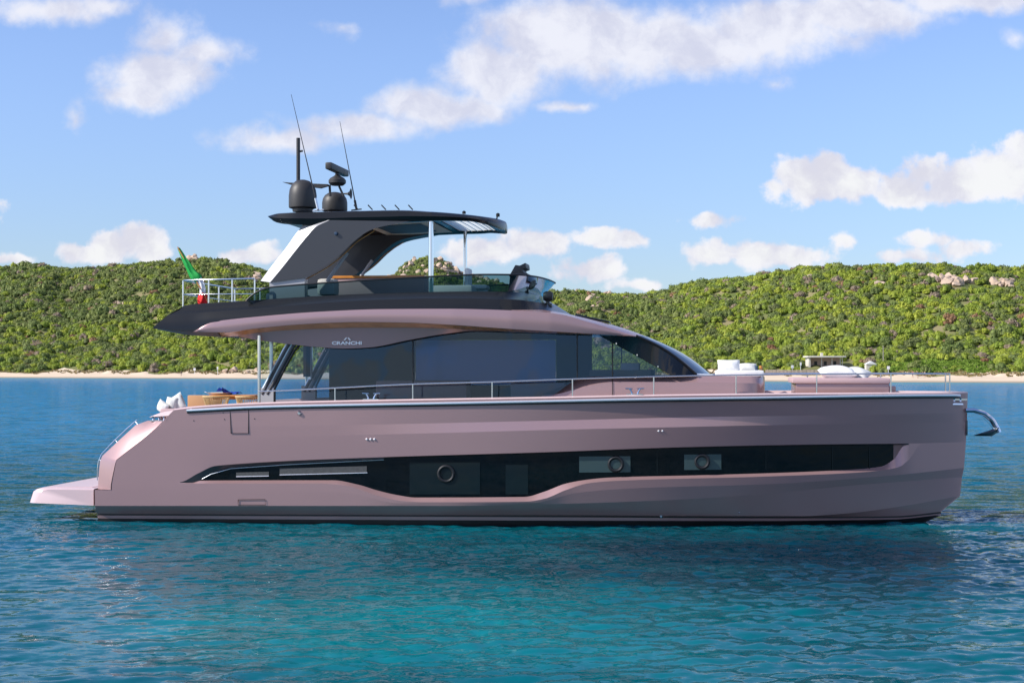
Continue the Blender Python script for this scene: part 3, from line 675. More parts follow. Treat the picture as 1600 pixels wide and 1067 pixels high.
def row(c, inset=0):
    out = []
    for x in ST:
        xx = x if x <= XR else XR+(x-XR)*(c.x1-XR)/(XE-XR)
        out.append(c.pt(xx, inset))
    return out
rows = {k: row(c) for k, c in dict(g=gun, m=mid, c1=cr1, lx=lx, l2=l2, lg=lg, lb=lb, lo=lo, pu=pu, pl=pl, l3=l3, l4=l4, s1=s1, s2=s2, s3=s3, wl=wl, kl=kl).items()}
def blend(a, b, f): return [tuple((1-f)*np.array(p)+f*np.array(q)) for p, q in zip(a, b)]
hb = MB()
# soft scoop between sheer and crease
up = []
for f in (0, .25, .5, .75, 1):
    r_ = blend(rows['g'], rows['m'], f); up.append(r_)
hb.grid(up, 0, mirror=True); hb.grid([rows['m'], rows['c1']], 0, mirror=True)
hb.grid([rows['c1'], rows['lx'], rows['l2']], 0, mirror=True)
cp = [px_of(x, 2.75) for x in ST]; ja = max(j for j in range(len(ST)) if cp[j] < 281); jb = max(j for j in range(len(ST)) if cp[j] < 303); jd = max(j for j in range(len(ST)) if cp[j] < 1414); je = max(j for j in range(len(ST)) if cp[j] < 1440)
hb.grid([rows['l2'][:ja+1], rows['lg'][:ja+1], rows['lb'][:ja+1]], 0, mirror=True); hb.grid([rows['l2'][je:], rows['lg'][je:], rows['lb'][je:]], 0, mirror=True)
hb.grid([rows['lg'][ja:jb+1], rows['lb'][ja:jb+1]], 1, mirror=True); hb.grid([rows['lg'][jd:je+1], rows['lb'][jd:je+1]], 0, mirror=True)
hb.grid([rows['l2'][ja:je+1], rows['lg'][ja:je+1]], 1, mirror=True)  # gunmetal recess slope, its dark tone also standing for the shade there
hb.grid([rows['lb'], rows['lo']], 0, mirror=True)
hb.grid([rows['lo'], rows['pu']], 0, mirror=True)
hb.grid([rows['pl'], rows['l3']], 0, mirror=True); hb.grid([rows['l3'], rows['l4']], 0, mirror=True)
hb.grid([rows['l4'], rows['s1']], 0, mirror=True); hb.grid([rows['s1'], rows['s2']], 2, mirror=True)
hb.grid([rows['s2'], rows['s3']], 0, mirror=True); hb.grid([rows['s3'], rows['wl'], rows['kl']], 2, mirror=True)
# keel closing
kk = rows['kl']; hb.grid([kk, [(p[0], 0, p[2]-.5) for p in kk]], 2, mirror=True)
# stern chamfer and transom
inn = [P(173, 765, 2.75), P(173.2, 757, 2.755), P(177, 738, 2.76), P(180, 724, 2.765), P(182, 718, 2.768), P(219, 689, 2.79), P(244, 669, 2.80), P(259, 658.5, 2.81)]
outr = [P(153, 765, 2.42), P(153.6, 750, 2.42), P(155, 732, 2.42), P(156.5, 720, 2.42), P(160, 712, 2.42), P(190, 684, 2.42), P(212, 664, 2.42), P(231, 657, 2.42)]
hb.add([inn[-1], outr[-1], (outr[-1][0]+.6, -1.9, outr[-1][2]), (inn[-1][0]+.6, -2.6, inn[-1][2]), gun.pt(gun.x0)], [(0, 1, 2, 3), (0, 3, 4)]); hb.add([(a_[0], -a_[1], a_[2]) for a_ in (inn[-1], outr[-1], (outr[-1][0]+.6, -1.9, outr[-1][2]), (inn[-1][0]+.6, -2.6, inn[-1][2]), gun.pt(gun.x0))], [(0, 1, 2, 3), (0, 3, 4)])
mdl = [tuple(.5*(np.array(a)+np.array(b))+np.array((-.015, -.015, .008))) for a, b in zip(inn, outr)]
hb.grid([inn, mdl, outr], 0, mirror=True)
hb.grid([outr, [(p[0]+.0, -p[1], p[2]) for p in outr]], 0)
# flat stern below the platform level
lowst = [rows['pl'][0], rows['l3'][0], rows['l4'][0], rows['s1'][0], rows['s2'][0], rows['s3'][0], rows['wl'][0], rows['kl'][0]]
for a, b, m_ in zip(lowst[:-1], lowst[1:], [0, 0, 0, 2, 0, 2, 2]):
    hb.add([a, b, (b[0], -b[1], b[2]), (a[0], -a[1], a[2])], [(0, 1, 2, 3)], m_)
hb.add([P(153, 765, 2.42), inn[0], rows['pl'][0]], [(0, 1, 2)])
# ledge between lower side and chamfer foot
hull = hb.build('hull', [PINK, GUN, AFOUL], Y, ang=180, merge=0)
hull['label'] = 'dusty pink hull with a long black window band'
# hull windows: black glass band, portholes, panes
for sgn in (1, -1):
    gb = MB(); g0 = rows['lg']; g1 = rows['lb']; js = [j for j in range(len(ST)) if 300 < px_of(g0[j][0], -g0[j][1]) < 1416]
    A = [tuple(np.array(g0[j])*(1, sgn, 1)) for j in js]; B = [tuple(np.array(g1[j])*(1, sgn, 1)) for j in js]
    gb.grid([A, B]); hw = gb.build('hull_window', GL_HULL, Y, ang=40)
    def hp(px, py, out=0.012, sgn=sgn):
        x = x_at(px, 2.7)
        for _ in range(5): b = b2(x)-ins(x)+out; x = x_at(px, b)
        q = P(px, py, b); return (q[0], q[1]*sgn, q[2])
    def pane(name, x0, y0, x1, y1, m_, out=.012, cut=0, sgn=sgn):
        q = MB(); N_ = 10; pts = [[hp(x0+(x1-x0)*i/N_, y0+(y1-y0)*j, out) for i in range(N_+1)] for j in (0, 1)]
        for j in (0, 1):
            if cut: pts[j] = [hp(x0+(x1-x0)*i/N_, y0+(y1-y0)*j+cut*i/N_, out) for i in range(N_+1)]
        q.grid(pts); q.grid([[(a, b-.006*sgn*-1, c) for a, b, c in r_] for r_ in pts]); return q.build(name, m_, hw, ang=40)
    pane('porthole_pane', 905, 713, 985, 738, PANE, cut=-.5); pane('porthole_pane', 1069, 710, 1127, 734, PANE, cut=-.5)
    pane('porthole_pane', 640, 722, 750, 772, PANE2); pane('porthole_pane', 790, 726, 825, 772, PANE2)
    pass
    for xx in (1026, 1196, 1300, 1358): pane('window_joint', xx, 698, xx+1.2, 733 if xx > 1100 else 741, PANE2)
    for (cx, cy, rr) in ((697, 740, 12), (962, 725, 10.5), (1097, 721, 10)):
        c = hp(cx, cy, .02); q = MB(); ring = []
        for k in range(25):
            a = 2*math.pi*k/24; ring.append((c[0]+rr/61.*math.cos(a), c[1]*1.0, c[2]+rr/61.*math.sin(a)))
        q.tube(ring, .045, 8, cap=False); po = q.build('porthole_ring', RUBB, hw)
    pane('vent_slot', 369, 738, 420, 744.5, PVENT, cut=-1.2); pane('vent_slot', 437, 731.5, 573, 741, PVENT, cut=-3.5)
    for (a0, b0, a1, b1_) in ((369, 744.5, 420, 743.5), (437, 741.8, 574, 738.5)):
        q = MB(); q.tube([hp(a0, b0, .02), hp((a0+a1)/2, (b0+b1_)/2, .02), hp(a1, b1_, .02)], .012, 6); q.build('vent_trim', ALU, hw)
    # reflections trim line above the glass
    q = MB(); q.tube([hp(p_, y_, .01) for p_, y_ in ((316, 748), (330, 740.5), (361, 731.8), (447, 725.8), (600, 718))], .010, 6); q.build('glass_trim', ALU, hw)
# rub rail, cap, deck
for sgn in (1, -1):
    q = MB(); path = []
    RUBP = pchip([(290, 641.5), (400, 636), (560, 632.5), (700, 630), (850, 627), (1000, 624), (1180, 621.5), (1480, 617.8), (1500, 617.8)])
    for x in np.concatenate([np.linspace(x_at(293, 2.8), 8, 80), np.linspace(8.1, XE-.25, 60)]):
        b = bG(x)+.025; path.append((x, -b*sgn, float(z_at(x, b, RUBP(px_of(x, b))))))
    q.tube(path, .038, 8); q.build('rub_rail', ALU, Y, ang=60)
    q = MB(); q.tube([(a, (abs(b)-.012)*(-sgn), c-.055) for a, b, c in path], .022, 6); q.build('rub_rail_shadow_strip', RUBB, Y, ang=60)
dk = MB()
gr_ = rows['g']
top = [(p[0], p[1], p[2]) for p in gr_]; r2 = [(p[0], p[1]*(1-.06/max(.3, abs(p[1]))), p[2]+.035) for p in gr_]
r3 = [(p[0], -max(0, abs(p[1])-.22), p[2]+.035) for p in gr_]; r4 = [(p[0], -max(0, abs(p[1])-.23), p[2]-.04) for p in gr_]; r5 = [(p[0], 0, p[2]-.02) for p in gr_]
dk.grid([top, r2, r3, r4], 0, mirror=True)
XC = x_at(405, 2.3)
jj = [j for j in range(len(ST)) if ST[j] > XC]
dk.grid([[r4[j] for j in jj], [r5[j] for j in jj]], 1, mirror=True)
# cockpit sole and coamings
z0 = r4[jj[0]][2]
jc = [j for j in range(len(ST)) if gun.x0+.2 < ST[j] <= XC+.1]
fl = [(r4[j][0], r4[j][1], r4[j][2]) for j in jc]; fl2 = [(r4[j][0], r4[j][1], z0-.55) for j in jc]; fl3 = [(r4[j][0], 0, z0-.55) for j in jc]
dk.grid([fl, fl2, fl3], [0, 1], mirror=True)
dk.add([(XC, -2.6, z0), (XC, 2.6, z0), (XC, 2.6, z0-.55), (XC, -2.6, z0-.55)], [(0, 1, 2, 3)], 0)
dk.build('deck', [PINKW, DECKM], Y, ang=30)
# side wing of the cockpit coaming running aft over the fairlead
for sgn in (1, -1):
    q = MB(); A = [P(237, 650, 2.45), P(250, 645, 2.6), P(272, 641, 2.74), P(300, 638, 2.83)]; B = [P(233, 652, 2.3), P(246, 650.5, 2.6), P(270, 649, 2.76), P(300, 641, 2.84)]
    top_ = [(a[0]+.02, a[1]+.3, a[2]+.03) for a in A]; bot_ = [(a[0]+.05, a[1]+.3, a[2]-.02) for a in B]
    g_ = np.array([A, B, bot_, top_, A]); g_[..., 1] *= sgn; q.grid(g_)
    q.f.append(tuple([0, 4, 8, 12][::1])); q.m.append(0)
    q.build('coaming_wing', PINKW, Y, ang=40)
    # fairlead
    q = MB()
    for (a, b) in ((240, 654), (249, 654.5), (257, 653.5)): c = P(a, b, 2.55); q.lathe([(0, -.05), (.05, -.05), (.032, 0), (.05, .06), (0, .06)], (c[0], c[1]*sgn, c[2]), 14)
    c0 = P(236, 657.5, 2.55); c1 = P(262, 657, 2.62); q.box(((c0[0]+c1[0])/2, c0[1]*sgn, c0[2]+.01), (c1[0]-c0[0], .16, .03)); q.build('stern_fairlead', CHR, Y)
# aft bulwark across the stern (sofa back behind the transom)
q = MB(); c = P(262, 640, 2.3); q.box((c[0]-.0, 0, c[2]-.30), (.30, 4.2, .16)); q.build('transom_coaming', PINKW, Y, bevel=.05)
# swim platform
q = MB(); xa, xb = x_at(40, 2.5), x_at(146, 2.5); zt = P(146, 763.5, 2.5)[2]; zb_ = P(146, 789.5, 2.5)[2]; zba = P(40, 785.5, 2.5)[2]
prof = [(xa, zba), (xa+.10, P(46, 768.5, 2.5)[2]), (xa+.20, zt-.035), (xa+.34, zt), (xb, zt), (xb, zb_)]
def ringp(b, sh=0, dz=0): return [(x+(sh if i < 4 else 0), -b, z-(dz if 0 < i < 5 else 0)) for i, (x, z) in enumerate(prof)]
q.grid([ringp(2.0, 0.0), ringp(2.30, .03), ringp(2.42, .12), ringp(2.50, .30, .03)][::-1], closed=True, mirror=True)
g_ = np.array([ringp(-2.0), ringp(2.0)]); q.grid(g_, closed=True)
o_ = len(q.v); q.v += [tuple(p) for p in ringp(2.50, .30, .03)]; q.f.append(tuple(range(o_, o_+6))); q.m.append(0)
pf = q.build('swim_platform', PINKW, Y, ang=30)
q = MB(); q.box(((xa+xb)/2+.15, 0, zt+.006), (xb-xa-.7, 4.2, .012)); tp = q.build('platform_pad', PINKW, Y)
# dark join between platform and hull
q = MB(); q.box((xb+.012, 0, (zt+zb_)/2), (.02, 4.9, (zt-zb_)*.97)); q.build('platform_joint', RUBB, Y)
# stern handrails
for sgn in (1, -1):
    pts = [(153, 752), (153.5, 735), (155, 722), (160, 711), (180, 690), (200, 671), (215, 658)]
    q = MB(); q.tube([np.array(P(a-1, b-2, 2.3))*(1, sgn, 1) for a, b in pts], .014, 8); q.build('stern_handrail', CHR, Y)
    for (a, b) in ((157, 720), (182, 690), (213, 661)):
        q = MB(); q.tube([np.array(P(a-1, b-2, 2.3))*(1, sgn, 1), np.array(P(a+3, b+3, 2.38))*(1, sgn, 1)], .009, 6); q.build('handrail_bracket', CHR, Y)
def hs(px, py, out=.018, bf=None):          # point on the topsides above the windows
    x = x_at(px, 2.8)
    for _ in range(4): x = x_at(px, b1(x)+out)
    return P(px, py, b1(x)+out)
# gate outline, hatch outline, fittings
q = MB(); q.tube([hs(359.5, 640), hs(361, 677), hs(388, 677), hs(388.5, 640)], .011, 6); q.build('gate_seam', RUBB, Y)
q = MB(); q.tube([hs(372, 780.5, -.03), hs(414, 780, -.03), hs(415, 788.5, -.035), hs(372, 788.5, -.035), hs(372, 780.5, -.03)], .009, 6); q.build('hatch_seam', RUBB, Y)
def stud(px, py, r, m_, name='hull_fitting', out=.0, d=.03):
    c = hs(px, py, out); q = MB(); q.lathe([(0, -d), (r*.5, -d), (r, -.01), (r, .03), (0, .03)], c, 14, axis='Y'); q.build(name, m_, Y)
for a in (573, 579, 585): stud(a, 686, .028, LOGO)
for a in (1029, 1035): stud(a, 673, .026, LOGO, out=-.03)
stud(468, 645.5, .07, CHR, 'docking_light', .01, .06); stud(1329, 629.5, .065, CHR, 'docking_light', .03, .06)
stud(1033, 806, .05, CHR, 'drain_outlet', -.14, .06); stud(1155, 800, .03, CHR, 'drain_outlet', -.13, .05)
for a, b in ((303, 657), (349, 645), (351, 655), (398, 654)): stud(a, b, .018, GUN)

# ---- deckhouse
# trunk under the windscreen, in front of the saloon glass
def half_loft(name, curves, mats, xs, parent=Y, mi=0, ang=30, closefront=True, **k):
    q = MB(); g_ = [[c.pt(x) for x in xs] for c in curves]
    q.grid(g_, mi, mirror=True); return q.build(name, mats, parent, ang=ang, **k)
xt1 = x_at(1197, 1.85); xt0 = x_at(846, 2.02)
bt = lambda b0: taper(b0, xt1-1.0, xt1+.02, 4, .28)
tA = Cv([(846, 616), (870, 607), (905, 592.5), (925, 588), (960, 587), (1190, 588.5), (1215, 590)], lambda x: bt(1.78)(x), x0=xt0, x1=xt1)
tB = Cv([(846, 618), (870, 615.5), (900, 608), (925, 601.5), (957, 596.5), (1190, 599), (1215, 601)], lambda x: bt(2.02)(x), x0=xt0, x1=xt1)
tC = Cv([(846, 624), (1215, 618)], lambda x: bt(2.04)(x), x0=xt0, x1=xt1)
tT = Cv([(846, 615.8), (870, 606.8), (905, 592.3), (925, 587.8), (960, 586.7), (1190, 588.2), (1215, 590)], 0.0, x0=xt0, x1=xt1); tT.z = lambda x: tA.z(x)+.015
xs_ = np.concatenate([np.linspace(xt0, xt1-1, 50), xt1-1+np.sin(np.linspace(0, 1, 16)*math.pi/2)])
half_loft('coachroof', [tT, tA, tB, tC], [PINK], xs_, ang=25)
q = MB(); q.tube([P(957, 588, 1.79), P(957, 597, 2.035), P(957, 618, 2.055)], .009, 6); q.build('coachroof_seam', RUBB, Y)
# saloon glass, both sides
bgT, bgB = 2.03, 2.13
glT = [(459, 538), (500, 541.5), (540, 543), (580, 541), (640, 530), (700, 520), (740, 516), (900, 518.5), (940, 521), (965, 535), (1005, 560), (1047, 588)]
glB = [(429, 630), (850, 622), (905, 592), (925, 589), (1047, 589)]
fT, fB = pchip(glT), pchip(glB)
def glass_pt(px, t_, off=0):
    # t_ 0 top .. 1 bottom
    yt = float(fT(max(px, 459))) if px >= 459 else float(np.interp(px, [429, 439, 459], [607, 590, 538]))
    yb = float(fB(px)); yb = max(yb, yt+.5); py = yt+(yb-yt)*t_; b = bgT+(bgB-bgT)*np.clip((py-520)/110., 0, 1)+off
    return P(px, py, b)
for sgn in (1, -1):
    q = MB(); pxs = [429, 431, 434, 439, 444, 449, 454, 459]+list(np.linspace(465, 1047, 90))
    q.grid([[np.array(glass_pt(a, t_))*(1, sgn, 1) for a in pxs] for t_ in (0, .25, .5, .75, 1)])
    sg = q.build('saloon_window', GL_SAL, Y, ang=60); sg['label'] = 'long dark tinted saloon window with cloud reflections'
    for a in (645, 902, 957):
        q = MB(); q.tube([np.array(glass_pt(a, t_, .006))*(1, sgn, 1) for t_ in (0.01, .5, .99)], .018, 6); q.build('window_mullion', RUBB, sg)
    # black surround at the aft end of the glass
    q = MB(); q.tube([np.array(P(a, b, 2.11))*(1, sgn, 1) for a, b in ((429, 629), (429, 607), (433, 599), (445, 575), (460, 548), (468, 539))], .035, 8); q.build('window_frame', RUBB, sg)
    # slanting aft pillar, three polished strips
    for k, (d0, m_) in enumerate(((-7, GUN), (-13, ALU), (-18, GUN), (-23, ALU))):
        q = MB(); q.tube([np.array(P(a+d0*.75, b, 2.10))*(1, sgn, 1) for a, b in ((423, 616), (432, 600), (445, 575), (461, 545), (468, 534))], .055 if m_ is GUN else .03, 8); q.build('aft_pillar_strip', m_, Y)
    q = MB(); c0, c1 = P(405, 630, 2.1), P(429, 606, 2.1)
    q.box(((c0[0]+c1[0])/2, c0[1]*sgn, (c0[2]+c1[2])/2), (c1[0]-c0[0], .06, c1[2]-c0[2])); q.build('aft_side_panel', GREY, Y)
    # clear wing door and pole at the cockpit
    q = MB(); q.tube([np.array(P(405, 630, 2.35))*(1, sgn, 1), np.array(P(405, 524, 2.35))*(1, sgn, 1)], .045, 12); q.build('awning_pole', CHR, Y)
    q = MB(); A = [P(409, 532, 2.2), P(434, 534, 2.2), P(420, 588, 2.2), P(409, 602, 2.2)]; A = [np.array(a)*(1, sgn, 1) for a in A]; q.prism(A, (0, .012, 0)); q.build('wing_glass', GL_CLR, Y)
    q = MB(); q.tube([np.array(P(424, 532, 2.0))*(1, sgn, 1), np.array(P(424, 595, 2.0))*(1, sgn, 1)], .05, 10); q.build('door_post', ALU, Y)
    # fascia with the name, below the overhang
    nA = [(372, 524), (400, 519), (440, 514), (500, 511), (560, 510), (640, 510), (780, 515), (950, 521)]
    nB = [(372, 526), (400, 531), (459, 538.5), (500, 542.5), (540, 544.5), (580, 542.5), (640, 531), (700, 521), (740, 517), (900, 520), (950, 522.5)]
    fa, fb = pchip(nA), pchip(nB)
    def fpt(a, t_): y0, y1 = float(fa(a)), float(fb(a)); return P(a, y0+(y1-y0)*t_, 2.36-.12*t_)
    q = MB(); q.grid([[np.array(fpt(a, t_))*(1, sgn, 1) for a in np.linspace(372, 950, 60)] for t_ in (0, .5, 1)]); fas = q.build('name_fascia', PINK, Y)
    # lettering
    def text(s_, px, py, hpx, b, rot=True, sx=1.0):
        cu = bpy.data.curves.new('t', 'FONT'); cu.body = s_; cu.size = hpx/61./.72; cu.align_x = 'CENTER'; cu.extrude = .004
        cu.offset = .004
        ob = bpy.data.objects.new('t', cu); COL.objects.link(ob); bpy.context.view_layer.update()
        me = bpy.data.meshes.new_from_object(ob.evaluated_get(bpy.context.evaluated_depsgraph_get())); bpy.data.objects.remove(ob)
        o = bpy.data.objects.new('lettering', me); COL.objects.link(o); me.materials.clear(); me.materials.append(LOGO)
        c = P(px, py, b); o.location = (c[0], c[1]*sgn, c[2]); o.rotation_euler = (R(90), 0, 0 if sgn > 0 else math.pi); o.scale = (sx, 1, 1); return o
    lt = text('CRANCHI', 542, 538.3, 5.2, 2.285, sx=1.55); lt.parent = fas
    # two-stroke peak emblem above the name
    q = MB()
    for pts in ([(537, 531.5), (540.5, 527.3), (542.3, 527.3), (541.2, 529.3), (539.3, 531.5)], [(543.2, 527.3), (545, 527.3), (548.5, 531.5), (546, 531.5), (543.6, 528.9)]):
        q.prism([np.array(P(a, b, 2.31))*(1, sgn, 1) for a, b in pts], (0, -.01*sgn, 0))
    q.build('emblem', LOGO, fas)
# interior: floor, bulkheads, blind on the port glass, ceiling, seats
q = MB(); xa, xb = x_at(440, 2.), x_at(1040, 2.); zf = z0-.02
q.box(((xa+xb)/2, 0, zf+.02), (xb-xa, 3.9, .03)); q.box((xb-1.2, 0, zf+.5), (1.6, 3.4, .9)); q.box((xa+.15, 0, zf+1.5), (.08, .5, 1.5))
q.box(((xa+xb)/2-.3, 0, P(700, 515, 2.)[2]), (xb-xa-2.2, 3.9, .04))
q.build('saloon_interior', INT, Y)
a0, a1 = x_at(649, -1.9), x_at(869, -1.9); zl, zh = P(700, 601, -1.9)[2], P(700, 531, -1.9)[2]; zc_ = P(700, 512, -1.9)[2]
q = MB(); q.box(((a0+a1)/2, 1.9, (zl+zh)/2), (a1-a0-.02, .02, zh-zl-.02)); q.build('roller_blind', BLIND, Y)
q = MB(); q.box(((xa+a0)/2+.15, 1.9, (zf+zc_)/2), (a0-xa-.3, .03, zc_-zf)); xe_ = x_at(925, -1.9); q.box(((a1+xe_)/2, 1.9, (zf+zc_)/2-.1), (xe_-a1, .03, zc_-zf-.2)); q.box(((a0+a1)/2, 1.9, (zf+zl)/2), (a1-a0, .03, zl-zf)); q.box(((a0+a1)/2, 1.9, (zh+zc_)/2), (a1-a0, .03, zc_-zh)); q.box(((xe_+x_at(1000, -1.9))/2, 1.9, zf+.45), (x_at(1000, -1.9)-xe_, .03, .9)); q.build('port_side_lining', DLIN, Y)
q = MB(); c = P(650, 600, .6); q.box((c[0], .5, zf+.4), (2.6, .8, .5)); q.box((c[0]+3.3, .2, zf+.35), (1.5, .7, .5)); q.build('saloon_sofa', PFAB, Y, bevel=.08)
q = MB(); c = P(985, 580, 1.0); q.box((c[0], -1.0, c[2]+.05), (.5, .6, .35)); q.build('helm_seat_back', WHITE, Y, bevel=.05)

# ---- flybridge body
xf = x_at(800, 2.6); xK = x_at(868, 0); xK1 = x_at(885, 0)
bK0 = taper(2.40, x_at(770, 2.45), x_at(846, 0), 2.3, .5)
bK1 = taper(2.60, x_at(775, 2.6), x_at(872, 0), 2.3, .5)
bK2 = lerpf([(x_at(305, 2.7), 2.72), (xf-1.5, 2.80), (xf, 2.74), (x_at(860, 2.6), 2.62), (x_at(930, 2.4), 2.40), (x_at(1000, 2.2), 2.15)])
K0 = Cv([(288, 477), (300, 475.5), (385, 470), (450, 465.5), (540, 460.5), (640, 457), (740, 455.5), (800, 456), (840, 461), (866, 466)], bK0, x0=x_at(288, 2.45), x1=x_at(846, 0))
K1 = Cv([(262, 492.5), (290, 490), (400, 482), (500, 473.5), (600, 468), (700, 466), (800, 468), (850, 474), (880, 481)], bK1, x0=x_at(262, 2.6), x1=x_at(872, 0))
K2P = [(240, 511), (290, 511), (330, 503), (400, 495), (500, 487), (600, 483), (700, 482.5), (800, 485), (850, 488), (880, 492), (912, 501), (947, 511), (980, 521.5), (1000, 526)]
K2 = Cv(K2P, bK2, x0=x_at(240, 2.7), x1=x_at(994, 2.15))
K3P = [(240, 513), (303, 518.5), (345, 519), (400, 513), (450, 508), (520, 504), (560, 503), (640, 504), (700, 507), (800, 514), (900, 520), (950, 523), (1000, 526.6)]
K3 = Cv(K3P, lambda x: bK2(x)+.01, x0=x_at(240, 2.7), x1=x_at(994, 2.15))
K4P = [(240, 513.5), (300, 524), (345, 526), (400, 520.5), (440, 516.5), (520, 513), (560, 512), (640, 512), (700, 513.5), (800, 518), (900, 521.5), (950, 524), (1000, 527)]
K4 = Cv(K4P, lambda x: bK2(x)-.36, x0=x_at(252, 2.3), x1=x_at(994, 1.8))
xs_ = np.concatenate([np.linspace(x_at(240, 2.7), x_at(770, 2.5), 110), np.linspace(x_at(772, 2.5), x_at(872, 0), 60)])
q = MB()
q.grid([[K0.pt(x) for x in xs_], [tuple((np.array(K0.pt(x))*.55+np.array(K1.pt(x))*.45)+np.array((0, .02, -.015))) for x in xs_], [K1.pt(x) for x in xs_]], 0, mirror=True)
xs2 = np.concatenate([xs_, np.linspace(xs_[-1]+.05, x_at(905, 0), 8)])
def k2in(x):   # black lower flank: from K1 down to K2, then the front tucks onto the roof
    return K2.pt(x)
RCf = pchip([(800, 470), (860, 483), (897, 493), (947, 505), (1010, 526)])
bF = taper(1.0, x_at(775, 2.6), x_at(893, 0), 2.4, .5)
def k2in(x):
    if bF(x) > .999: return K2.pt(x)
    fr = bF(x); ze = K2.z(max(x, K2.x0)); zc = float(z_at(x, 0, RCf(px_of(x, 0)))); return (x, -fr*bK2(x), ze+(zc-ze)*(1-fr**2.2)-.01)
def k3in(x): return K3.pt(x, inset=.01) if bF(x) > .999 else k2in(x)
xsf = np.concatenate([xs_, xs_[-1]+(x_at(893, 0)-xs_[-1])*np.sin(np.linspace(.1, 1, 14)*math.pi/2)])
q.grid([[K1.pt(x) for x in xsf], [tuple(.5*np.array(K1.pt(x))+.5*np.array(k2in(x))) for x in xsf], [k2in(x) for x in xsf], [k3in(x) for x in xsf]], 0, mirror=True)
# inner coaming wall and fly sole
q.grid([[K0.pt(x) for x in xs_], [K0.pt(x, inset=min(.1, K0.b(x))) for x in xs_], [(K0.pt(x)[0], -max(0, K0.b(x)-.12), K1.z(min(max(x, K1.x0), K1.x1))-.1) for x in xs_], [(K0.pt(x)[0], 0, K1.z(min(max(x, K1.x0), K1.x1))-.1) for x in xs_]], 0, mirror=True)
# aft edge: wraps across the stern
A = [K0.pt(-99), K1.pt(-99), K2.pt(-99)]
q.grid([A, [(p[0]-.02, 0, p[2]) for p in A]], 0, mirror=True)
# black underside aft
xsA = [x for x in xs_ if x < x_at(345, 2.5)]
q.grid([[K3.pt(x) for x in xsA], [K4.pt(x) for x in xsA], [(K4.pt(x)[0], 0, K4.pt(x)[2]) for x in xsA]], 1, mirror=True)
fly = q.build('flybridge_coaming', [BLK, RUBB], Y, ang=180, merge=0)
# pink band
xs3 = np.concatenate([np.linspace(x_at(303, 2.72), xf, 90), np.linspace(xf+.05, x_at(994, 2.15), 50)])
PB = pchip([(303, 518), (318, 509), (330, 504), (345, 502)])
def k2p(x):
    p_ = px_of(x, bK2(x)+.015)
    py = float(PB(p_)) if p_ < 345 else float(K2.f(p_)); 
    return (x, -(bK2(x)+.015), float(z_at(x, bK2(x)+.015, py)))
def k3p(x): b = bK2(x)+.015; return (x, -b, float(z_at(x, b, K3.f(px_of(x, b)))))
q = MB(); q.grid([[tuple((1-t_)*np.array(k2p(x))+t_*np.array(k3p(x))+np.array((0, -.03*math.sin(math.pi*t_), 0))) for x in xs3] for t_ in (0, .33, .66, 1)], mirror=True)
q.build('side_band', PINK, Y, ang=40)
q = MB(); q.grid([[k3p(x) for x in xs3], [tuple(.5*np.array(k3p(x))+.5*np.array(K4.pt(x))+np.array((0, 0, .03))) for x in xs3], [K4.pt(x) for x in xs3], [(K4.pt(x)[0], 0, K4.pt(x)[2]+.03) for x in xs3]], mirror=True)
q.build('wood_soffit', COP, Y, ang=40)
# cabin roof ahead of the flybridge, and windscreen
RE = Cv(K2P, lambda x: bK2(x)+.01, x0=x_at(800, 2.7), x1=x_at(994, 2.15))
RC = pchip([(800, 470), (860, 483), (897, 493), (947, 505), (1010, 526), (1060, 553), (1100, 573), (1113, 585)])
def rcz(x): return float(z_at(x, 0, RC(px_of(x, 0))))
xs4 = np.linspace(x_at(800, 2.6), x_at(994, 2.15), 50); q = MB(); rowsr = []
for k, fr in enumerate((1, .93, .8, .6, .3, 0)):
    rr_w = []
    for x in xs4:
        e = RE.pt(x); t_ = (x-xs4[0])/(xs4[-1]-xs4[0]); xc = x+(1-fr**2)*.45*t_
        zc = rcz(xc); rr_w.append((xc, -fr*abs(e[1]), e[2]+(zc-e[2])*(1-fr**2.2)))
    rowsr.append(rr_w)
q.grid(rowsr, mirror=True); q.build('cabin_roof', PINK, Y, ang=30)
# windscreen: from roof front edge down to the coachroof
wsb = []
T0 = [r_[-1] for r_ in rowsr]
xbE = P(1088, 585, 1.86); xbC = x_at(1113, 0); zbC = z_at(xbC, 0, 586)
Bq = []
for fr in (1, .93, .8, .6, .3, 0):
    Bq.append((xbE[0]+(xbC-xbE[0])*(1-fr**2), -fr*1.86, xbE[2]+(zbC-xbE[2])*(1-fr**2)))
q = MB(); g_ = []
for t_ in np.linspace(0, 1, 9):
    g_.append([tuple((1-t_)*np.array(a)+t_*np.array(b)+np.array((.03, 0, .10))*math.sin(math.pi*t_)) for a, b in zip(T0, Bq)])
q.grid(g_, mirror=True); ws = q.build('windscreen', GL_WS, Y, ang=50)
for sgn in (1, -1):
    q = MB(); q.tube([np.array(g_[i][0])*(1, sgn, 1)+np.array((0, -.01*sgn, .0)) for i in range(9)], .035, 8); q.build('windscreen_frame', RUBB, ws)
    # side pillar: black panel between the windscreen edge and the side glass
    q = MB(); top_ = [np.array(g_[i][0])*(1, sgn, 1) for i in range(9)]
    bot_ = [np.array(P(936+(1052-936)*t_, 524+(588-524)*t_, 2.10))*(1, sgn, 1) for t_ in np.linspace(0, 1, 9)]
    md_ = [.5*a+.5*b+np.array((0, -.05*sgn, 0)) for a, b in zip(top_, bot_)]
    q.grid([top_, md_, bot_]); q.build('windscreen_pillar', GL_WS, Y, ang=20)
    for t_ in (.22, .5, .78):
        c = bot_[0]*(1-t_)+bot_[-1]*t_; q = MB(); q.lathe([(0, -.04), (.02, -.04), (.02, .02), (0, .02)], (c[0]+.03, c[1]-.02*sgn, c[2]+.02), 8, axis='Y'); q.build('pillar_stud', CHR, Y)
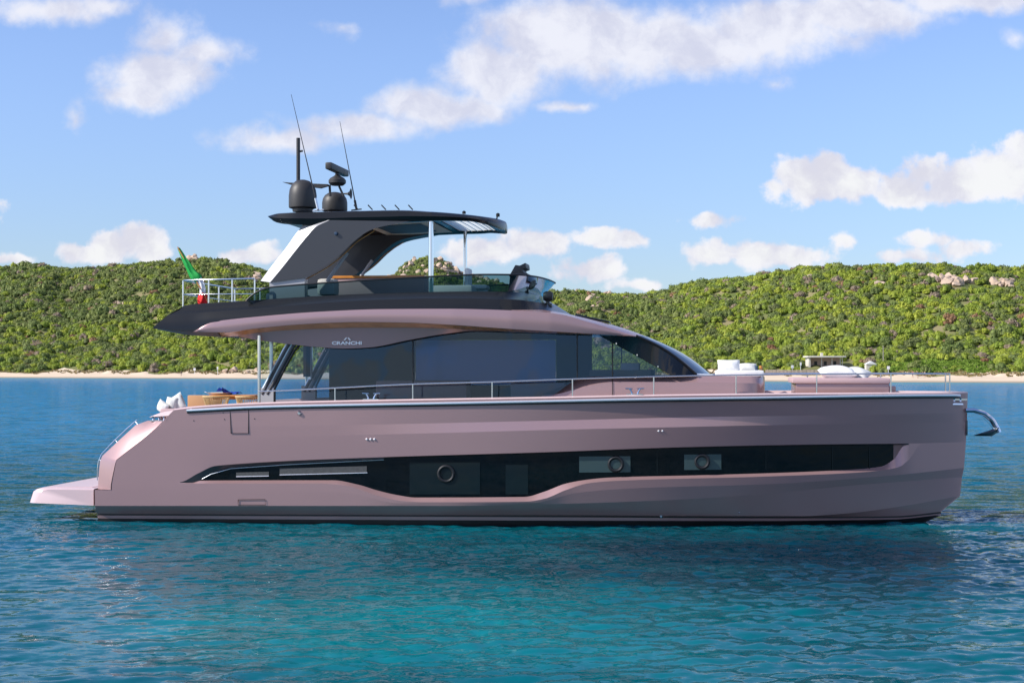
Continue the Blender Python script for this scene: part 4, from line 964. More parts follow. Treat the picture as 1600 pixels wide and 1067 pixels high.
# base sill and wipers
q = MB(); q.tube([np.array(b_) for b_ in Bq]+[np.array(b_)*(1, -1, 1) for b_ in Bq[::-1][1:]], .03, 8); q.build('windscreen_sill', ALU, ws)
for yy_ in (-1.1, 0, 1.1):
    b_ = g_[8]; x_ = np.interp(abs(yy_), [0, 1.86], [xbC, xbE[0]]); q = MB()
    q.tube([(x_, yy_, zbC+.04), (x_-.55, yy_+.1, zbC+.40), (x_-.9, yy_+.12, zbC+.58)], .012, 6); q.build('wiper', RUBB, ws)
# roof hatch
q = MB(); c0, c1 = P(903, 494.5, .2), P(955, 505.5, .2); dz_ = c1[2]-c0[2]; q.box(((c0[0]+c1[0])/2, -.3, (c0[2]+c1[2])/2+.02), (math.hypot(c1[0]-c0[0], dz_), 1.5, .05), ry=-math.atan2(dz_, c1[0]-c0[0])); q.build('roof_hatch', GL_WS, Y, bevel=.01)
# searchlight on the brow
q = MB(); c = P(856, 463, 1.1); q.lathe([(0, -.12), (.10, -.12), (.135, -.06), (.135, .08), (.10, .13), (0, .13)], c, 20, axis='X'); q.tube([(c[0], c[1], c[2]-.1), (c[0], c[1], c[2]-.24)], .05, 10); q.box((c[0]+.02, c[1], c[2]-.32), (.24, .24, .26), taper=.7); q.build('searchlight', BLK2, Y, ang=35)

# smoked glass screen round the flybridge
bS = taper(2.50, x_at(770, 2.5), x_at(866, 0), 2.4, .5)
STp = [(385, 469.5), (393, 462), (404, 455), (420, 449.5), (450, 446.5), (540, 440), (640, 434), (700, 431), (760, 429), (810, 429.5), (835, 432), (858, 437.5), (866, 441)]
Sc = Cv(STp, bS, x0=x_at(385, 2.5), x1=x_at(866, 0))
K0s = [x for x in np.concatenate([np.linspace(x_at(385, 2.5), x_at(770, 2.5), 70), x_at(770, 2.5)+(x_at(866, 0)-x_at(770, 2.5))*np.sin(np.linspace(0.02, 1, 40)*math.pi/2)])]
topS = [Sc.pt(x) for x in K0s]
xk_e = x_at(846, 0); xk_a = x_at(770, 2.5)
botS = []
for x in K0s:
    xx = x if x < xk_a else xk_a+(x-xk_a)*(xk_e-xk_a)/(Sc.x1-xk_a); p_ = K0.pt(xx); botS.append((p_[0], p_[1], p_[2]-.01))
q = MB(); q.grid([topS, botS], mirror=True); scr = q.build('fly_screen', GL_FLY, Y, ang=60)
q = MB(); q.tube(topS+[np.array(p_)*(1, -1, 1) for p_ in topS[::-1][1:]], .022, 8); q.build('screen_rail', RUBB, scr, ang=60)
# hardtop
xh1 = x_at(791, 0); xha = x_at(690, 2.1)
bT1 = lambda x: (taper(2.10, xha, xh1, 2.3, .5)(x) if x > xha else 2.10-.25*max(0, (x_at(470, 2.1)-x)/(x_at(470, 2.1)-x_at(418, 2.1)))**2)
T1 = Cv([(418, 337.5), (432, 334), (500, 331.5), (560, 330), (620, 329), (680, 332), (730, 336.5), (765, 342), (785, 349), (792, 355)], bT1, x0=x_at(418, 1.85), x1=xh1)
T2 = Cv([(418, 338.5), (430, 347), (445, 349.5), (500, 352), (550, 350), (600, 349), (640, 346.5), (700, 344.5), (730, 345), (757, 350), (775, 356), (792, 361)], bT1, x0=x_at(418, 1.85), x1=xh1)
xsh = np.concatenate([np.linspace(x_at(418, 1.85), xha, 60), xha+(xh1-xha)*np.sin(np.linspace(0.03, 1, 36)*math.pi/2)])
def t1(x, f=1, dz=0): p_ = T1.pt(x); return (p_[0], p_[1]*f, p_[2]+dz)
q = MB(); zf2 = T2.z(x_at(640, 2.1))
def t2(x, f=1, dz=0): p_ = T2.pt(x); return (p_[0]-(0 if f > .95 else 0), p_[1]*f, p_[2]+dz)
hull_rows = [[t1(x, 0, .10) for x in xsh], [t1(x, .5, .085) for x in xsh], [t1(x, .85, .04) for x in xsh], [t1(x, .97, .0) for x in xsh],
             [tuple(.5*np.array(t1(x))+.5*np.array(t2(x))+np.array((0, -.035 if abs(t1(x)[1]) > .1 else 0, 0))) for x in xsh], [t2(x, .98) for x in xsh], [t2(x, .90, .0) for x in xsh], [t2(x, .86, .05) for x in xsh], [t2(x, 0, .06) for x in xsh]]
xg0, xg1 = x_at(684, 1.8), x_at(791, 0)-.45
ia = [i for i, x in enumerate(xsh) if x <= xg0]; ib = [i for i, x in enumerate(xsh) if x >= xg0 and x <= xg1]; ib = [ia[-1]]+ib; ic = list(range(ib[-1], len(xsh)))
hr = np.array(hull_rows)
for ii in (ia, ic): q.grid(hr[:, ii], mirror=True)
q.grid(hr[2:8, ib], mirror=True)
q.grid(np.array([hr[7, ib], hr[2, ib]]), mirror=True)
ht = q.build('hardtop', BLK, Y, ang=40)
ht['label'] = 'black swept hardtop over the flybridge'
def under(name, x0, x1, b_, dz, m_, rnd=0):
    q = MB(); xs_u = np.linspace(x0, x1, 24); f_ = lambda x: min(b_, max(0, bT1(x)*.86-.06)) if not rnd else min(b_, max(0, bT1(x+.25)*.88-.05))
    q.grid([[(x, -f_(x), T2.z(min(x, T2.x1))*1.0+dz) for x in xs_u], [(x, 0, T2.z(min(x, T2.x1))+dz) for x in xs_u], [(x, f_(x), T2.z(min(x, T2.x1))+dz) for x in xs_u]]); return q.build(name, m_, ht)
under('ceiling_panel', x_at(560, 1.8), x_at(672, 1.8), 1.75, .035, CREAM)
under('sunroof_opening', x_at(585, 1.0), x_at(660, 1.0), 1.2, .025, BLK2)
q = MB(); q.grid(np.array([hr[7, ib]+np.array((0, 0, .02)), hr[8, ib]+np.array((0, 0, .02))]), mirror=True); q.build('skylight', FROST, ht)
for i_ in ib[2::3]:
    q = MB(); q.tube([hr[7, i_], hr[8, i_], hr[7, i_]*(1, -1, 1)], .012, 6); q.build('skylight_bar', ALU, ht)
# wood trim on the inner edge of the arch, arch legs
for sgn in (1, -1):
    m_ = np.array((1, sgn, 1)); fA = [(407, 439), (425, 415), (447, 387), (462, 366), (474, 352), (486, 345)]; fBk = [(422, 441), (441, 418), (463, 390), (480, 369), (493, 355), (515, 344)]
    fC = [(476, 434), (503, 419), (530, 399.5), (556, 375), (583, 358), (640, 346)]
    def rs(pl, b, n=22):
        pl = [np.array(P(a, c, b)) for a, c in pl]; t = np.linspace(0, len(pl)-1, n); X_a = np.arange(len(pl))
        fs = [pchip([(i, p_[k]) for i, p_ in enumerate(pl)]) for k in range(3)]; return [np.array([float(f(tt)) for f in fs])*m_ for tt in t]
    a_ = rs(fA, 1.92); bk_ = rs(fBk, 2.13); c_ = rs(fC, 2.13); ci = rs(fC, 1.78); ai = rs(fA, 1.78)
    q = MB(); q.grid([a_, bk_, c_, ci, ai, a_], [1, 0, 0, 0, 0]); q.f.append((0, 22, 44, 66, 88)); q.m.append(0)
    ar = q.build('arch_leg', [GUN, LITGUN], Y, ang=25)
    q = MB(); q.tube([p_+np.array((-.02, .24*sgn, -.004)) for p_ in rs([(476, 435), (503, 420.5), (530, 401), (556, 376.5), (583, 359.5)], 2.13)], .014, 6); q.build('arch_wood_trim', TEAK, ar)
    q = MB(); c0, c1 = P(422, 472, 2.0), P(476, 434, 2.0); q.prism([np.array(P(a, b, 2.08))*m_ for a, b in ((421, 470), (421, 441), (476, 433), (476, 466))], (0, .3*sgn, 0)); q.build('arch_foot', GREY, ar)
    q = MB(); c = P(525, 365, 2.15); q.lathe([(0, -.05), (.045, -.04), (.05, .01), (0, .01)], (c[0], c[1]*sgn, c[2]), 14, axis='Y'); q.build('navigation_light', DKBLUE, ar)
    # diagonal strut
    q = MB(); q.tube([np.array(P(511, 440, 1.5))*m_, np.array(P(543, 395, 1.5))*m_], .05, 8); q.build('arch_strut', GREY, ar)
for (px, b, r) in ((673.5, 1.95, .07), (727, -1.5, .055)):
    q = MB(); x = x_at(px, b); q.tube([(x, -b, z_at(x, b, 462)), (x, -b, T2.z(x)+.04)], r, 14); q.build('hardtop_pole', CHR, Y)
for (px, b, r) in ((673.5, -1.95, .07), (727, 1.5, .055)): pass
# roof fittings
q = MB()
for a in (560, 582, 603, 624, 645): q.tube([np.array(P(a, 328, 1.2)), np.array(P(a-7, 320.5, 1.2))], .018, 6); 
q.build('roof_rack_fins', RUBB, ht)
q = MB(); c = P(778, 336, .3); q.lathe([(0, -.05), (.05, -.05), (.055, .03), (0, .06)], c, 12); q.tube([(c[0]-.02, c[1], c[2]-.05), (c[0]-.05, c[1], c[2]-.2)], .02, 6); q.build('masthead_light', RUBB, ht)
q = MB(); c = P(725, 332, 1.6); q.lathe([(0, -.04), (.05, -.04), (.05, .02), (0, .05)], c, 12); q.build('gps_puck', RUBB, ht)
# domes and mast
def dome(cx, w, top, bot, b, name):
    c = P(cx, bot, b); r = w/2/60.*.96; H_ = (bot-top)/60.; q = MB()
    prof = [(0, 0), (r*.72, 0), (r*.74, H_*.08), (r*.98, H_*.12), (r, H_*.16), (r, H_*.5), (r*.94, H_*.68), (r*.78, H_*.84), (r*.5, H_*.95), (r*.2, H_*.99), (0, H_)]
    q.lathe(prof, c, 32); return q.build(name, BLK2, Y, ang=50)
dome(473, 48, 278, 331, .9, 'satellite_dome'); dome(523, 45, 297, 334, -.6, 'satellite_dome')
q = MB(); q.tube([np.array(P(466, 335, .3)), np.array(P(466, 216, .3))], .055, 12); q.tube([np.array(P(468, 237, .3)), np.array(P(473, 236, .3))], .03, 8)
q.tube([np.array(P(466, 258, .3)), np.array(P(466, 258, .3))+np.array((0.001, 0, 0.001))], .06, 8); mst = q.build('mast', BLK2, Y)
q = MB(); q.prism([P(441, 284.5, .3), P(452, 285.5, .3), P(512, 288, .3), P(512, 290.5, .3), P(500, 294, .3), P(452, 288, .3)], (0, .15, 0)); q.build('mast_crossarm', BLK2, mst)
q = MB(); c = P(527, 290, .2); q.lathe([(0, 0), (.17, 0), (.24, .06), (.245, .14), (.20, .2), (.10, .26), (.06, .3), (.06, .34), (0, .34)], c, 24); pd = q.build('radar_pedestal', BLK2, Y, ang=40)
q = MB(); q.box((c[0]-.0, c[1], c[2]+.44), (1.75, .19, .19), rz=R(88)); q.build('radar_bar', BLK2, pd, bevel=.04)
q = MB(); cc = P(527, 290, .2); q.tube([(cc[0]-.2, cc[1], cc[2]-.3), (cc[0]-.22, cc[1], cc[2]+.02)], .035, 6); q.build('radar_bracket', BLK2, pd); q = MB(); q.tube([(cc[0]+.18, cc[1], cc[2]-.3), (cc[0]+.05, cc[1], cc[2]-.02)], .03, 6); q.build('radar_bracket', BLK2, pd)
q = MB(); c = P(543, 303, -.2); q.lathe([(.02, -.12), (.03, 0), (.07, .06), (.15, .1), (.13, .1), (.05, .05), (0, .0)], c, 16, axis='X'); q.build('horn', BLK2, Y)
for name, A, B in (('whip_antenna', (455, 148, 1.6), (497, 328, 1.6)), ('whip_antenna', (531, 190, -.4), (557, 327, -.4))):
    a = np.array(P(*A)); b = np.array(P(*B)); q = MB(); q.tube([b, b+(a-b)*.12, a], [.03, .018, .006], 6); wa = q.build(name, BLK2, Y)
    q = MB(); q.tube([b+(a-b)*.005, b+(a-b)*.10], .034, 8); q.tube([b+np.array((-.15, 0, -.03)), b+np.array((.15, 0, .0))], .02, 6); q.build('antenna_mount', ALU if B[0] < 500 else BLK2, wa)
# flybridge furniture
q = MB(); c0, c1 = P(518, 466, .2), P(664, 434, .2); q.box(((c0[0]+c1[0])/2, .25, (c0[2]+c1[2])/2), (c1[0]-c0[0], 1.1, c1[2]-c0[2])); q.build('fly_cabinet', PFAB, Y, bevel=.03)
q = MB(); q.box(((c0[0]+c1[0])/2, .25, c1[2]+.03), (c1[0]-c0[0]+.02, 1.16, .07)); q.build('cabinet_top', TEAK, Y, bevel=.01)
q = MB(); c = P(815, 470, -.2); q.box((c[0], .2, c[2]+.35), (.6, 1.5, .75), taper=.8); q.prism([P(795, 432, .9), P(805, 414, .9), P(812, 415, .9), P(818, 412, .9), P(821, 410.5, .9), P(822, 419, .9), P(816, 421, .9), P(818, 426, .9), P(826, 430, .9)], (0, .9, 0)); q.build('helm_console', BLK2, Y, bevel=.02)
q = MB(); c = P(745, 470, .6); q.box((c[0], -.3, c[2]+.38), (.55, .6, .12)); q.box((c[0]-.28, -.3, c[2]+.6), (.12, .6, .6)); q.box((c[0]+.1, -.3, c[2]+.15), (.3, .4, .4)); q.build('helm_seat', WHITE, Y, bevel=.05)
q = MB(); c = P(705, 462, 1.2); q.box((c[0], -.9, c[2]+.1), (1.2, 1., .35)); q.build('fly_sofa', OFFW, Y, bevel=.08)
q = MB(); c = P(510, 460, 1.2); q.box((c[0], -1.0, c[2]+.2), (.5, .6, .45)); q.build('fly_stool', OFFW, Y, bevel=.1)
# aft flybridge rail
def tubep(name, pts, r, m_, par, n=8): q = MB(); q.tube([np.array(p_) for p_ in pts], r, n); return q.build(name, m_, par, ang=60)
zr_t = P(283, 438, 2.3)[2]; zr_m = P(283, 460, 2.3)[2]; xr0 = x_at(284, 2.3); xr1 = x_at(398, 2.3)
loopT = [(xr1, -2.3, zr_t+.03), (xr0+.15, -2.3, zr_t), (xr0, -2.15, zr_t), (xr0, 2.15, zr_t), (xr0+.15, 2.3, zr_t), (xr1, 2.3, zr_t+.03)]
rl = tubep('aft_rail', loopT, .022, CHR, Y)
tubep('mid_rail', [(p_[0], p_[1], zr_m) for p_ in loopT], .014, CHR, rl)
for (x, y) in [(xr0, -2.2), (xr0+.75, -2.3), (xr0+1.4, -2.3), (xr1, -2.3), (xr0, -.75), (xr0, .75), (xr0, 2.2), (xr0+.75, 2.3), (xr0+1.4, 2.3), (xr1, 2.3)]:
    tubep('stanchion', [(x, y, zr_t), (x, y, zr_t-.75)], .022, CHR, rl)
q = MB(); q.box((xr1+.1, .6, zr_m-.12), (.9, 1.6, .5)); q.build('fly_aft_sofa', DKBLUE, Y, bevel=.08)

# main deck rails
def rail_side(sgn):
    RP = pchip([(404, 611.5), (430, 610.5), (523, 606), (645, 600), (769, 596.5), (895, 592), (1021, 588.5), (1150, 586), (1276, 584.5), (1392, 584), (1484, 584), (1500, 584)])
    def pt(px, extra=0):
        x = x_at(px, 2.7)
        for _ in range(6): b = max(.05, bG(x)-.12); x = x_at(px, b)
        return (x, -b*sgn, float(z_at(x, b, RP(px)+extra)))
    xs_r = list(np.linspace(404, 1484, 90)); rl = tubep('deck_rail', [pt(a) for a in xs_r], .019, CHR, Y)
    for a in (523.5, 645, 769, 894.5, 1021.5, 1150, 1276, 1392, 1484):
        p_ = pt(a); g_z = gun.z(min(p_[0], gun.x1)); tubep('stanchion', [p_, (p_[0], p_[1], g_z+.02)], .019, CHR, rl)
    return pt
pt_s = rail_side(1); rail_side(-1)
# cleats
def cleat(px, sgn):
    x = x_at(px, 2.7)
    for _ in range(6): b = max(.05, bG(x)-.12); x = x_at(px, b)
    z = gun.z(x)+.035; q = MB(); y = -b*sgn
    q.box((x, y, z+.012), (.42, .13, .024))
    for s_ in (-1, 1): q.tube([(x+s_*.07, y, z+.02), (x+s_*.10, y, z+.10), (x+s_*.14, y, z+.15)], [.03, .024, .02], 8); q.tube([(x+s_*.06, y, z+.155), (x+s_*.24, y, z+.165)], .018, 8)
    q.build('cleat', CHR, Y)
for a in (580, 992):
    cleat(a, 1); cleat(a, -1)
# bow fairlead and anchor on its curved arm
for sgn in (1, -1):
    q = MB(); c = P(1499, 624, .34); q.box((c[0]-.02, c[1]*sgn, c[2]), (.42, .1, .05)); q.box((c[0]-.05, c[1]*sgn, c[2]-.12), (.30, .08, .04), taper=.9)
    for s_ in (-.14, .02): q.lathe([(0, -.02), (.04, 0), (.025, .05), (.045, .1), (0, .1)], (c[0]+s_, c[1]*sgn-.03*sgn, c[2]-.06), 12)
    q.build('bow_fairlead', CHR, Y)
q = MB(); arm = [(1508, 641), (1522, 641), (1538, 646), (1550, 656), (1557, 668), (1560, 675)]
for y_ in (-.09, .09):
    A = [P(a, b, 0) for a, b in arm]; q.tube([(p_[0], y_, p_[2]) for p_ in A], .06, 8)
A2 = [P(a, b, 0) for a, b in ((1510, 646), (1535, 651), (1546, 662), (1552, 670))]; q.grid([[(p_[0], -.08, p_[2]) for p_ in A2], [(p_[0], .08, p_[2]) for p_ in A2]]); q.tube([(A2[3][0]+.06, -.12, A2[3][2]), (A2[3][0]+.06, .12, A2[3][2])], .06, 12)
anr = q.build('anchor_arm', CHR, Y)
q = MB(); tip = np.array(P(1521, 680, 0)); ce = np.array(P(1556, 672, 0)); q.grid([[tip, ce+np.array((-.12, -.30, -.02)), ce+np.array((.06, -.16, .08))], [tip+np.array((0, 0, -.01)), ce+np.array((-.1, 0, -.16)), ce+np.array((.1, 0, -.02))], [tip, ce+np.array((-.12, .30, -.02)), ce+np.array((.06, .16, .08))]])
q.tube([ce+np.array((.03, 0, 0)), np.array(P(1548, 655, 0))], .035, 8); q.build('anchor', [GUN], anr, ang=60)
q = MB(); c = P(1510, 668, 0); q.box((c[0]-.0, 0, c[2]), (.05, .12, .4)); q.build('stem_plate', GUN, Y, bevel=.01)

# forward sunpad island and mattresses
def pad(name, px0, px1, yt, yb, b_, m_, bev=.06, yb_top=None):
    x0, x1 = x_at(px0, b_), x_at(px1, b_); z1, z0_ = z_at(x0, b_, yt), z_at(x0, b_, yb)
    q = MB(); q.box(((x0+x1)/2, 0, (z0_+z1)/2), (x1-x0, 2*b_, z1-z0_)); return q.build(name, m_, Y, bevel=bev)
pad('sunpad_base', 1243, 1390, 598, 617, 1.05, PINK, .04); pad('sunpad_mattress', 1238, 1392, 590.5, 599, 1.12, PFAB, .05); pad('foredeck_step', 1385, 1400, 603, 617, .9, PINK, .03)
pad('forward_sofa_mattress', 1118, 1194, 578.5, 588.5, 1.5, WHITE, .06)
# ------------------------------------------------------------------ loose things on board
def thing(name, label, cat, p_, group=None, rz=0):
    o = empty(name, Wd(p_), -PHI+rz); tag(o, label, cat, group); return o
def pillow(name, label, w, h, t_, p_, m_, rx=0, ry=0, rz=0, group=None):
    """soft cushion: pinched corners, full middle; stands on p_"""
    bm = bmesh.new(); n = 12; q = MB(); g1 = []; g2 = []
    for i in range(n+1):
        a = -1+2*i/n; r1 = []; r2 = []
        for j in range(n+1):
            b = -1+2*j/n; k = max(0, (1-a*a)*(1-b*b))**.42; pin = 1-.07*(1-a*a)*b*b-.07*(1-b*b)*a*a-.05*(a*b)**4
            w_ = .02*math.sin(5*a+3*b)
            r1.append((a*w/2*pin, -(t_/2*k+w_*k*.5), b*h/2*pin+h/2)); r2.append((a*w/2*pin, t_/2*k, b*h/2*pin+h/2))
        g1.append(r1); g2.append(r2)
    q.grid(g1); q.grid(np.array(g2)[::-1]); o = q.build(name, m_, None, ang=60); bm.free()
    o.location = Wd(p_); o.rotation_euler = (rx, ry, rz-PHI); tag(o, label, 'cushion', group); return o
pillow('cushion', 'plump white cushion leaning on the sunpad just ahead of the windscreen', .62, .36, .26, P(1139, 582.5, .8), WHITE, rx=R(-12), rz=R(8))
pillow('cushion', 'smaller cream cushion lying beside the plump white one ahead of the windscreen', .5, .24, .2, P(1168, 580, .3), OFFW, rx=R(-30))
pillow('cushion', 'long white cushion slouched flat on the forward sunpad', 1.0, .62, .36, P(1312, 586, .7), WHITE, rx=R(-78), ry=R(2), rz=R(8))
pillow('cushion', 'grey white cushion folded against the long one on the forward sunpad', .7, .5, .26, P(1333, 588, .1), OFFW, rx=R(-70), ry=R(14), rz=R(-30))
pillow('cushion', 'off white cushion lowest at the aft corner of the cockpit sofa', .42, .34, .2, P(252, 645, 1.7), OFFW, ry=R(24), rz=R(-30))
pillow('cushion', 'round edged white cushion in the middle of the cockpit sofa', .38, .44, .24, P(268, 645, 1.6), OFFW, ry=R(4), rz=R(-20))
pillow('cushion', 'pale grey cushion tilted forward beside the tan sofa back', .42, .50, .2, P(284, 642, 1.6), OFFW, ry=R(-28), rz=R(-20))
# cockpit sofa is a fixture of the yacht
q = MB(); c = P(302, 640, 1.0); zc = z0-.55
q.box((c[0]-.15, 0, zc+.22), (.8, 4.2, .42)); q.box((c[0]+.1, 1.2, zc+.22), (1.2, 1.6, .42)); q.build('cockpit_sofa', PFAB, Y, bevel=.05)
q = MB(); p0, p1 = P(292, 640, -1.6), P(345, 617.5, -1.6); q.box(((p0[0]+p1[0])/2, 1.7, (p0[2]+p1[2])/2), (p1[0]-p0[0], .14, p1[2]-p0[2])); q.build('sofa_backrest', TAN, Y, bevel=.04)
# table
tt = P(372, 618, .6); th_ = thing('cockpit_table', 'varnished orange wooden table set in the yacht cockpit', 'table', (tt[0], -.6, z0-.55))
ztop = tt[2]-(z0-.55)
q = MB(); q.box((0, 0, ztop), (1.35, 1.0, .05)); q.build('table_top', TEAK, th_, bevel=.012)
q = MB(); q.lathe([(0, 0), (.28, 0), (.28, .03), (.06, .06), (.05, ztop-.03), (.0, ztop-.03)], (0, 0, 0), 16); q.build('pedestal', CHR, th_)
q = MB()
for k in range(2): q.box((0, -.38+.76*k, ztop-.06), (1.2, .05, .08))
q.build('apron', TEAK, th_)
# things lying on the table
c = P(333, 613, .5); bw = thing('serving_tray', 'white serving tray at the aft end of the orange cockpit table', 'tray', (c[0]+.25, -.6, tt[2]+.03))
q = MB(); q.lathe([(0, 0), (.30, 0), (.40, .05), (.41, .055), (.30, .02), (0, .015)], (0, 0, 0), 24); q.build('dish', WHITE, bw)
q = MB(); q.tube([(-.4, 0, .05), (-.46, .0, .07), (-.4, .05, .05)], .012, 6); q.build('handle', ALU, bw)
cl = P(360, 610, .5)
q = MB(); nn = 12; g_ = []
for i in range(nn+1):
    g_.append([((i/nn-.5)*.62, (j/nn-.5)*.42, .05+.035*math.sin(i*1.1)*math.cos(j*.9)+.12*math.exp(-((i-2)**2)/3.)) for j in range(nn+1)])
q.grid(g_); gb_ = np.array(g_); gb_[..., 2] = .0; q.grid(gb_[::-1]); o = q.build('folded_cloth', BLUE, None); o.location = Wd((cl[0], -.6, tt[2]+.03)); o.rotation_euler = (0, 0, -PHI); tag(o, 'crumpled royal blue cloth on the orange cockpit table', 'cloth')
# chairs
def chair(px, b, label, rz):
    c = P(px, 640, b); r0 = thing('rattan_chair', label, 'chair', (c[0], -b, z0-.55), 'rattan tub chairs round the cockpit table', rz)
    q = MB()
    for k in range(30):
        a = R(-125)+R(250)*k/29; x_, y_ = math.cos(a), math.sin(a)
        q.tube([(x_*.22, y_*.22, .40), (x_*.30, y_*.30, .55), (x_*.36, y_*.36, .74)], .012, 5)
    q.tube([(.36*math.cos(R(-125)+R(250)*k/29), .36*math.sin(R(-125)+R(250)*k/29), .75) for k in range(30)], .022, 8); q.build('backrest', RATT, r0)
    q = MB(); q.lathe([(0, .38), (.25, .38), (.27, .42), (.22, .46), (0, .47)], (0, 0, 0), 20); q.build('seat', RATT, r0)
    for k in range(4):
        a = R(45+90*k); q = MB(); q.tube([(.2*math.cos(a), .2*math.sin(a), .4), (.24*math.cos(a), .24*math.sin(a), 0)], .018, 6); q.build('leg', RATT, r0)
chair(338, 1.35, 'woven rattan tub chair at the near side of the cockpit table, next to the sofa', R(-90))
chair(389, 1.35, 'woven rattan tub chair half hidden beside the cockpit pole', R(-90))
# small drink things on the foredeck sofa
for (a, b_, l_, m_) in ((1182, 1.0, 'short dark glass standing on the white foredeck mattress', DKBLUE), (1189, .9, 'small yellow cup beside the dark glass on the foredeck mattress', TEAK)):
    c = P(a, 579, b_); q = MB(); q.lathe([(0, 0), (.035, 0), (.045, .13), (.038, .13), (.03, .02), (0, .02)], (0, 0, 0), 12); o = q.build('drinking_glass', m_); o.location = Wd(c); tag(o, l_, 'glass')
# ensign: furled tricolour on its staff at the flybridge rail
A = np.array(P(277.5, 386, 1.5)); B = np.array(P(326, 474, 1.5)); fl_ = thing('ensign_flag', 'furled green, white and red flag on a slanting staff at the flybridge stern rail', 'flag', tuple(B))
q = MB(); q.tube([(0, 0, 0), A-B], .016, 8); q.build('flagstaff', TEAK, fl_)
def fpart(name, pts, rads, m_):
    q = MB(); P_ = [np.array(P(a, b, 1.46))-B for a, b in pts]; n = 18; rings = []
    for i, (c, r) in enumerate(zip(P_, rads)):
        t_ = nrm(P_[min(i+1, len(P_)-1)]-P_[max(0, i-1)]); a = nrm(np.cross(t_, (0, 1, 0))); b = np.array((0, 1., 0))
        rings.append([c+r*(1+.28*math.cos(5*k*2*math.pi/n+i*.35))*(math.cos(k*2*math.pi/n)*a+math.sin(k*2*math.pi/n)*b*.8) for k in range(n)])
    q.grid(rings, closed=True); return q.build(name, m_, fl_, ang=70)
def rs2(pts, n):
    t = np.linspace(0, len(pts)-1, n); return [(float(np.interp(q_, range(len(pts)), [p_[0] for p_ in pts])), float(np.interp(q_, range(len(pts)), [p_[1] for p_ in pts]))) for q_ in t]
fpart('green_stripe', rs2([(279, 388), (290, 408), (301, 427), (311, 438)], 14), list(np.linspace(.03, .12, 12))+[.11, .09], GRN)
fpart('white_stripe', rs2([(310, 436), (315, 444), (317, 452), (317, 460)], 10), [.07]*6+[.075]*4, FWH)
fpart('red_stripe', rs2([(317, 458), (317, 467), (317, 476)], 8), [.08, .10, .11, .115, .12, .12, .115, .09], FRED)

# ------------------------------------------------------------------ things on the shore
def shore(px, s): u_ = (px-800)/F; D = Dsh(u_)+s; return u_*D, D-DC, float(Hgt(np.array(u_), np.array(D)))
HW = mat('pale_plaster', (.62, .58, .50), .8, var=(2, .12)); HR = mat('reddish_shade_wall', (.50, .34, .28), .8); HD = mat('dark_opening', (.03, .03, .03), .6)
x, y, z = shore(1290, 36); hse = empty('beach_house', (x, y, z), 0); tag(hse, 'low flat roofed beach house with open veranda behind the forward sunpad', 'house')
w_ = 9.6; h_ = 2.7
q = MB(); q.box((0, 3.2, h_/2), (w_-.6, 3.4, h_)); q.box((-w_/2+.35, .6, h_/2), (.5, 2.4, h_)); q.build('wall', HW, hse)
q = MB(); q.box((0, 1.6, h_+.18), (w_+.8, 6.8, .42)); q.build('roof', HW, hse, bevel=.03)
q = MB(); q.box((0, 1.46, h_/2), (w_-1.4, .06, h_-.2)); q.build('veranda_back_wall', HR, hse)
for k in range(3): q = MB(); q.box((-2.4+2.6*k, 1.40, 1.1), (.8, .08, 1.1)); q.build('window', HD, hse)
for k in range(3): q = MB(); q.box((-1.2+2.8*k, -.6, h_/2), (.18, .18, h_)); q.build('veranda_post', HW, hse)
q = MB(); q.box((-.6, 2.2, h_+.8), (.6, .6, .9)); q.build('chimney', HW, hse)
x, y, z = shore(1380, 40); q = MB(); q.tube([(0, 0, -.2), (0, 0, 5.6)], [.13, .08], 8); tag(q.build('utility_pole', mat('weathered_timber', (.40, .36, .31), .9)), 'tall pale timber pole standing in the scrub right of the beach house', 'pole').location = (x, y, z)
x, y, z = shore(1360, 30); hut = empty('beach_kiosk', (x, y, z)); tag(hut, 'small white kiosk between the beach house and the tall pole', 'kiosk')
q = MB(); q.box((0, 0, .9), (2.6, 2, 1.8)); q.build('wall', HW, hut); q = MB(); q.prism([(-1.5, -1.2, 1.8), (1.5, -1.2, 1.8), (0, -1.2, 2.6)], (0, 2.4, 0)); q.build('roof', mat('white_roof', (.75, .75, .74), .7), hut)
SGN = mat('white_board', (.8, .8, .8), .6)
for (px, s_, hh, lab) in ((304, 16, 2.0, 'white notice board on the sand just below the flag'), (340, 14, 2.6, 'thin pale sign post on the sand right of the white notice board'), (1238, 24, 2.3, 'pale sign post at the back of the beach between the two sunpads'), (1251, 26, 2.9, 'taller white sign post next to the pale one between the two sunpads'), (1388, 22, 2.2, 'white board on the sand below the tall timber pole')):
    x, y, z = shore(px, s_); e_ = empty('beach_sign', (x, y, z)); tag(e_, lab, 'sign'); q = MB(); q.tube([(0, 0, -.2), (0, 0, hh)], .06, 6); q.build('post', SGN, e_); q = MB(); q.box((0, -.08, hh-.4), (.7 if hh < 2.5 else .45, .06, .8)); q.build('board', SGN, e_)
# low wall behind the sand
x0_, y0_, z0_ = shore(1196, 21); x1_, y1_, z1_ = shore(1352, 21); q = MB(); L_ = math.hypot(x1_-x0_, y1_-y0_)
for k in range(26): q.box((-L_/2+(k+.5)*L_/26, 0.03*math.sin(k*3), .5+.03*math.sin(k*7)), (L_/26*.98, .4, 1.3))
o = q.build('stone_wall', mat('grey_brown_stone', (.25, .21, .17), .9, var=(1.5, .4)), bevel=.04); o.location = ((x0_+x1_)/2, (y0_+y1_)/2, (z0_+z1_)/2-.1); o.rotation_euler = (0, 0, math.atan2(y1_-y0_, x1_-x0_)); tag(o, 'low grey brown stone wall along the back of the beach', 'wall')
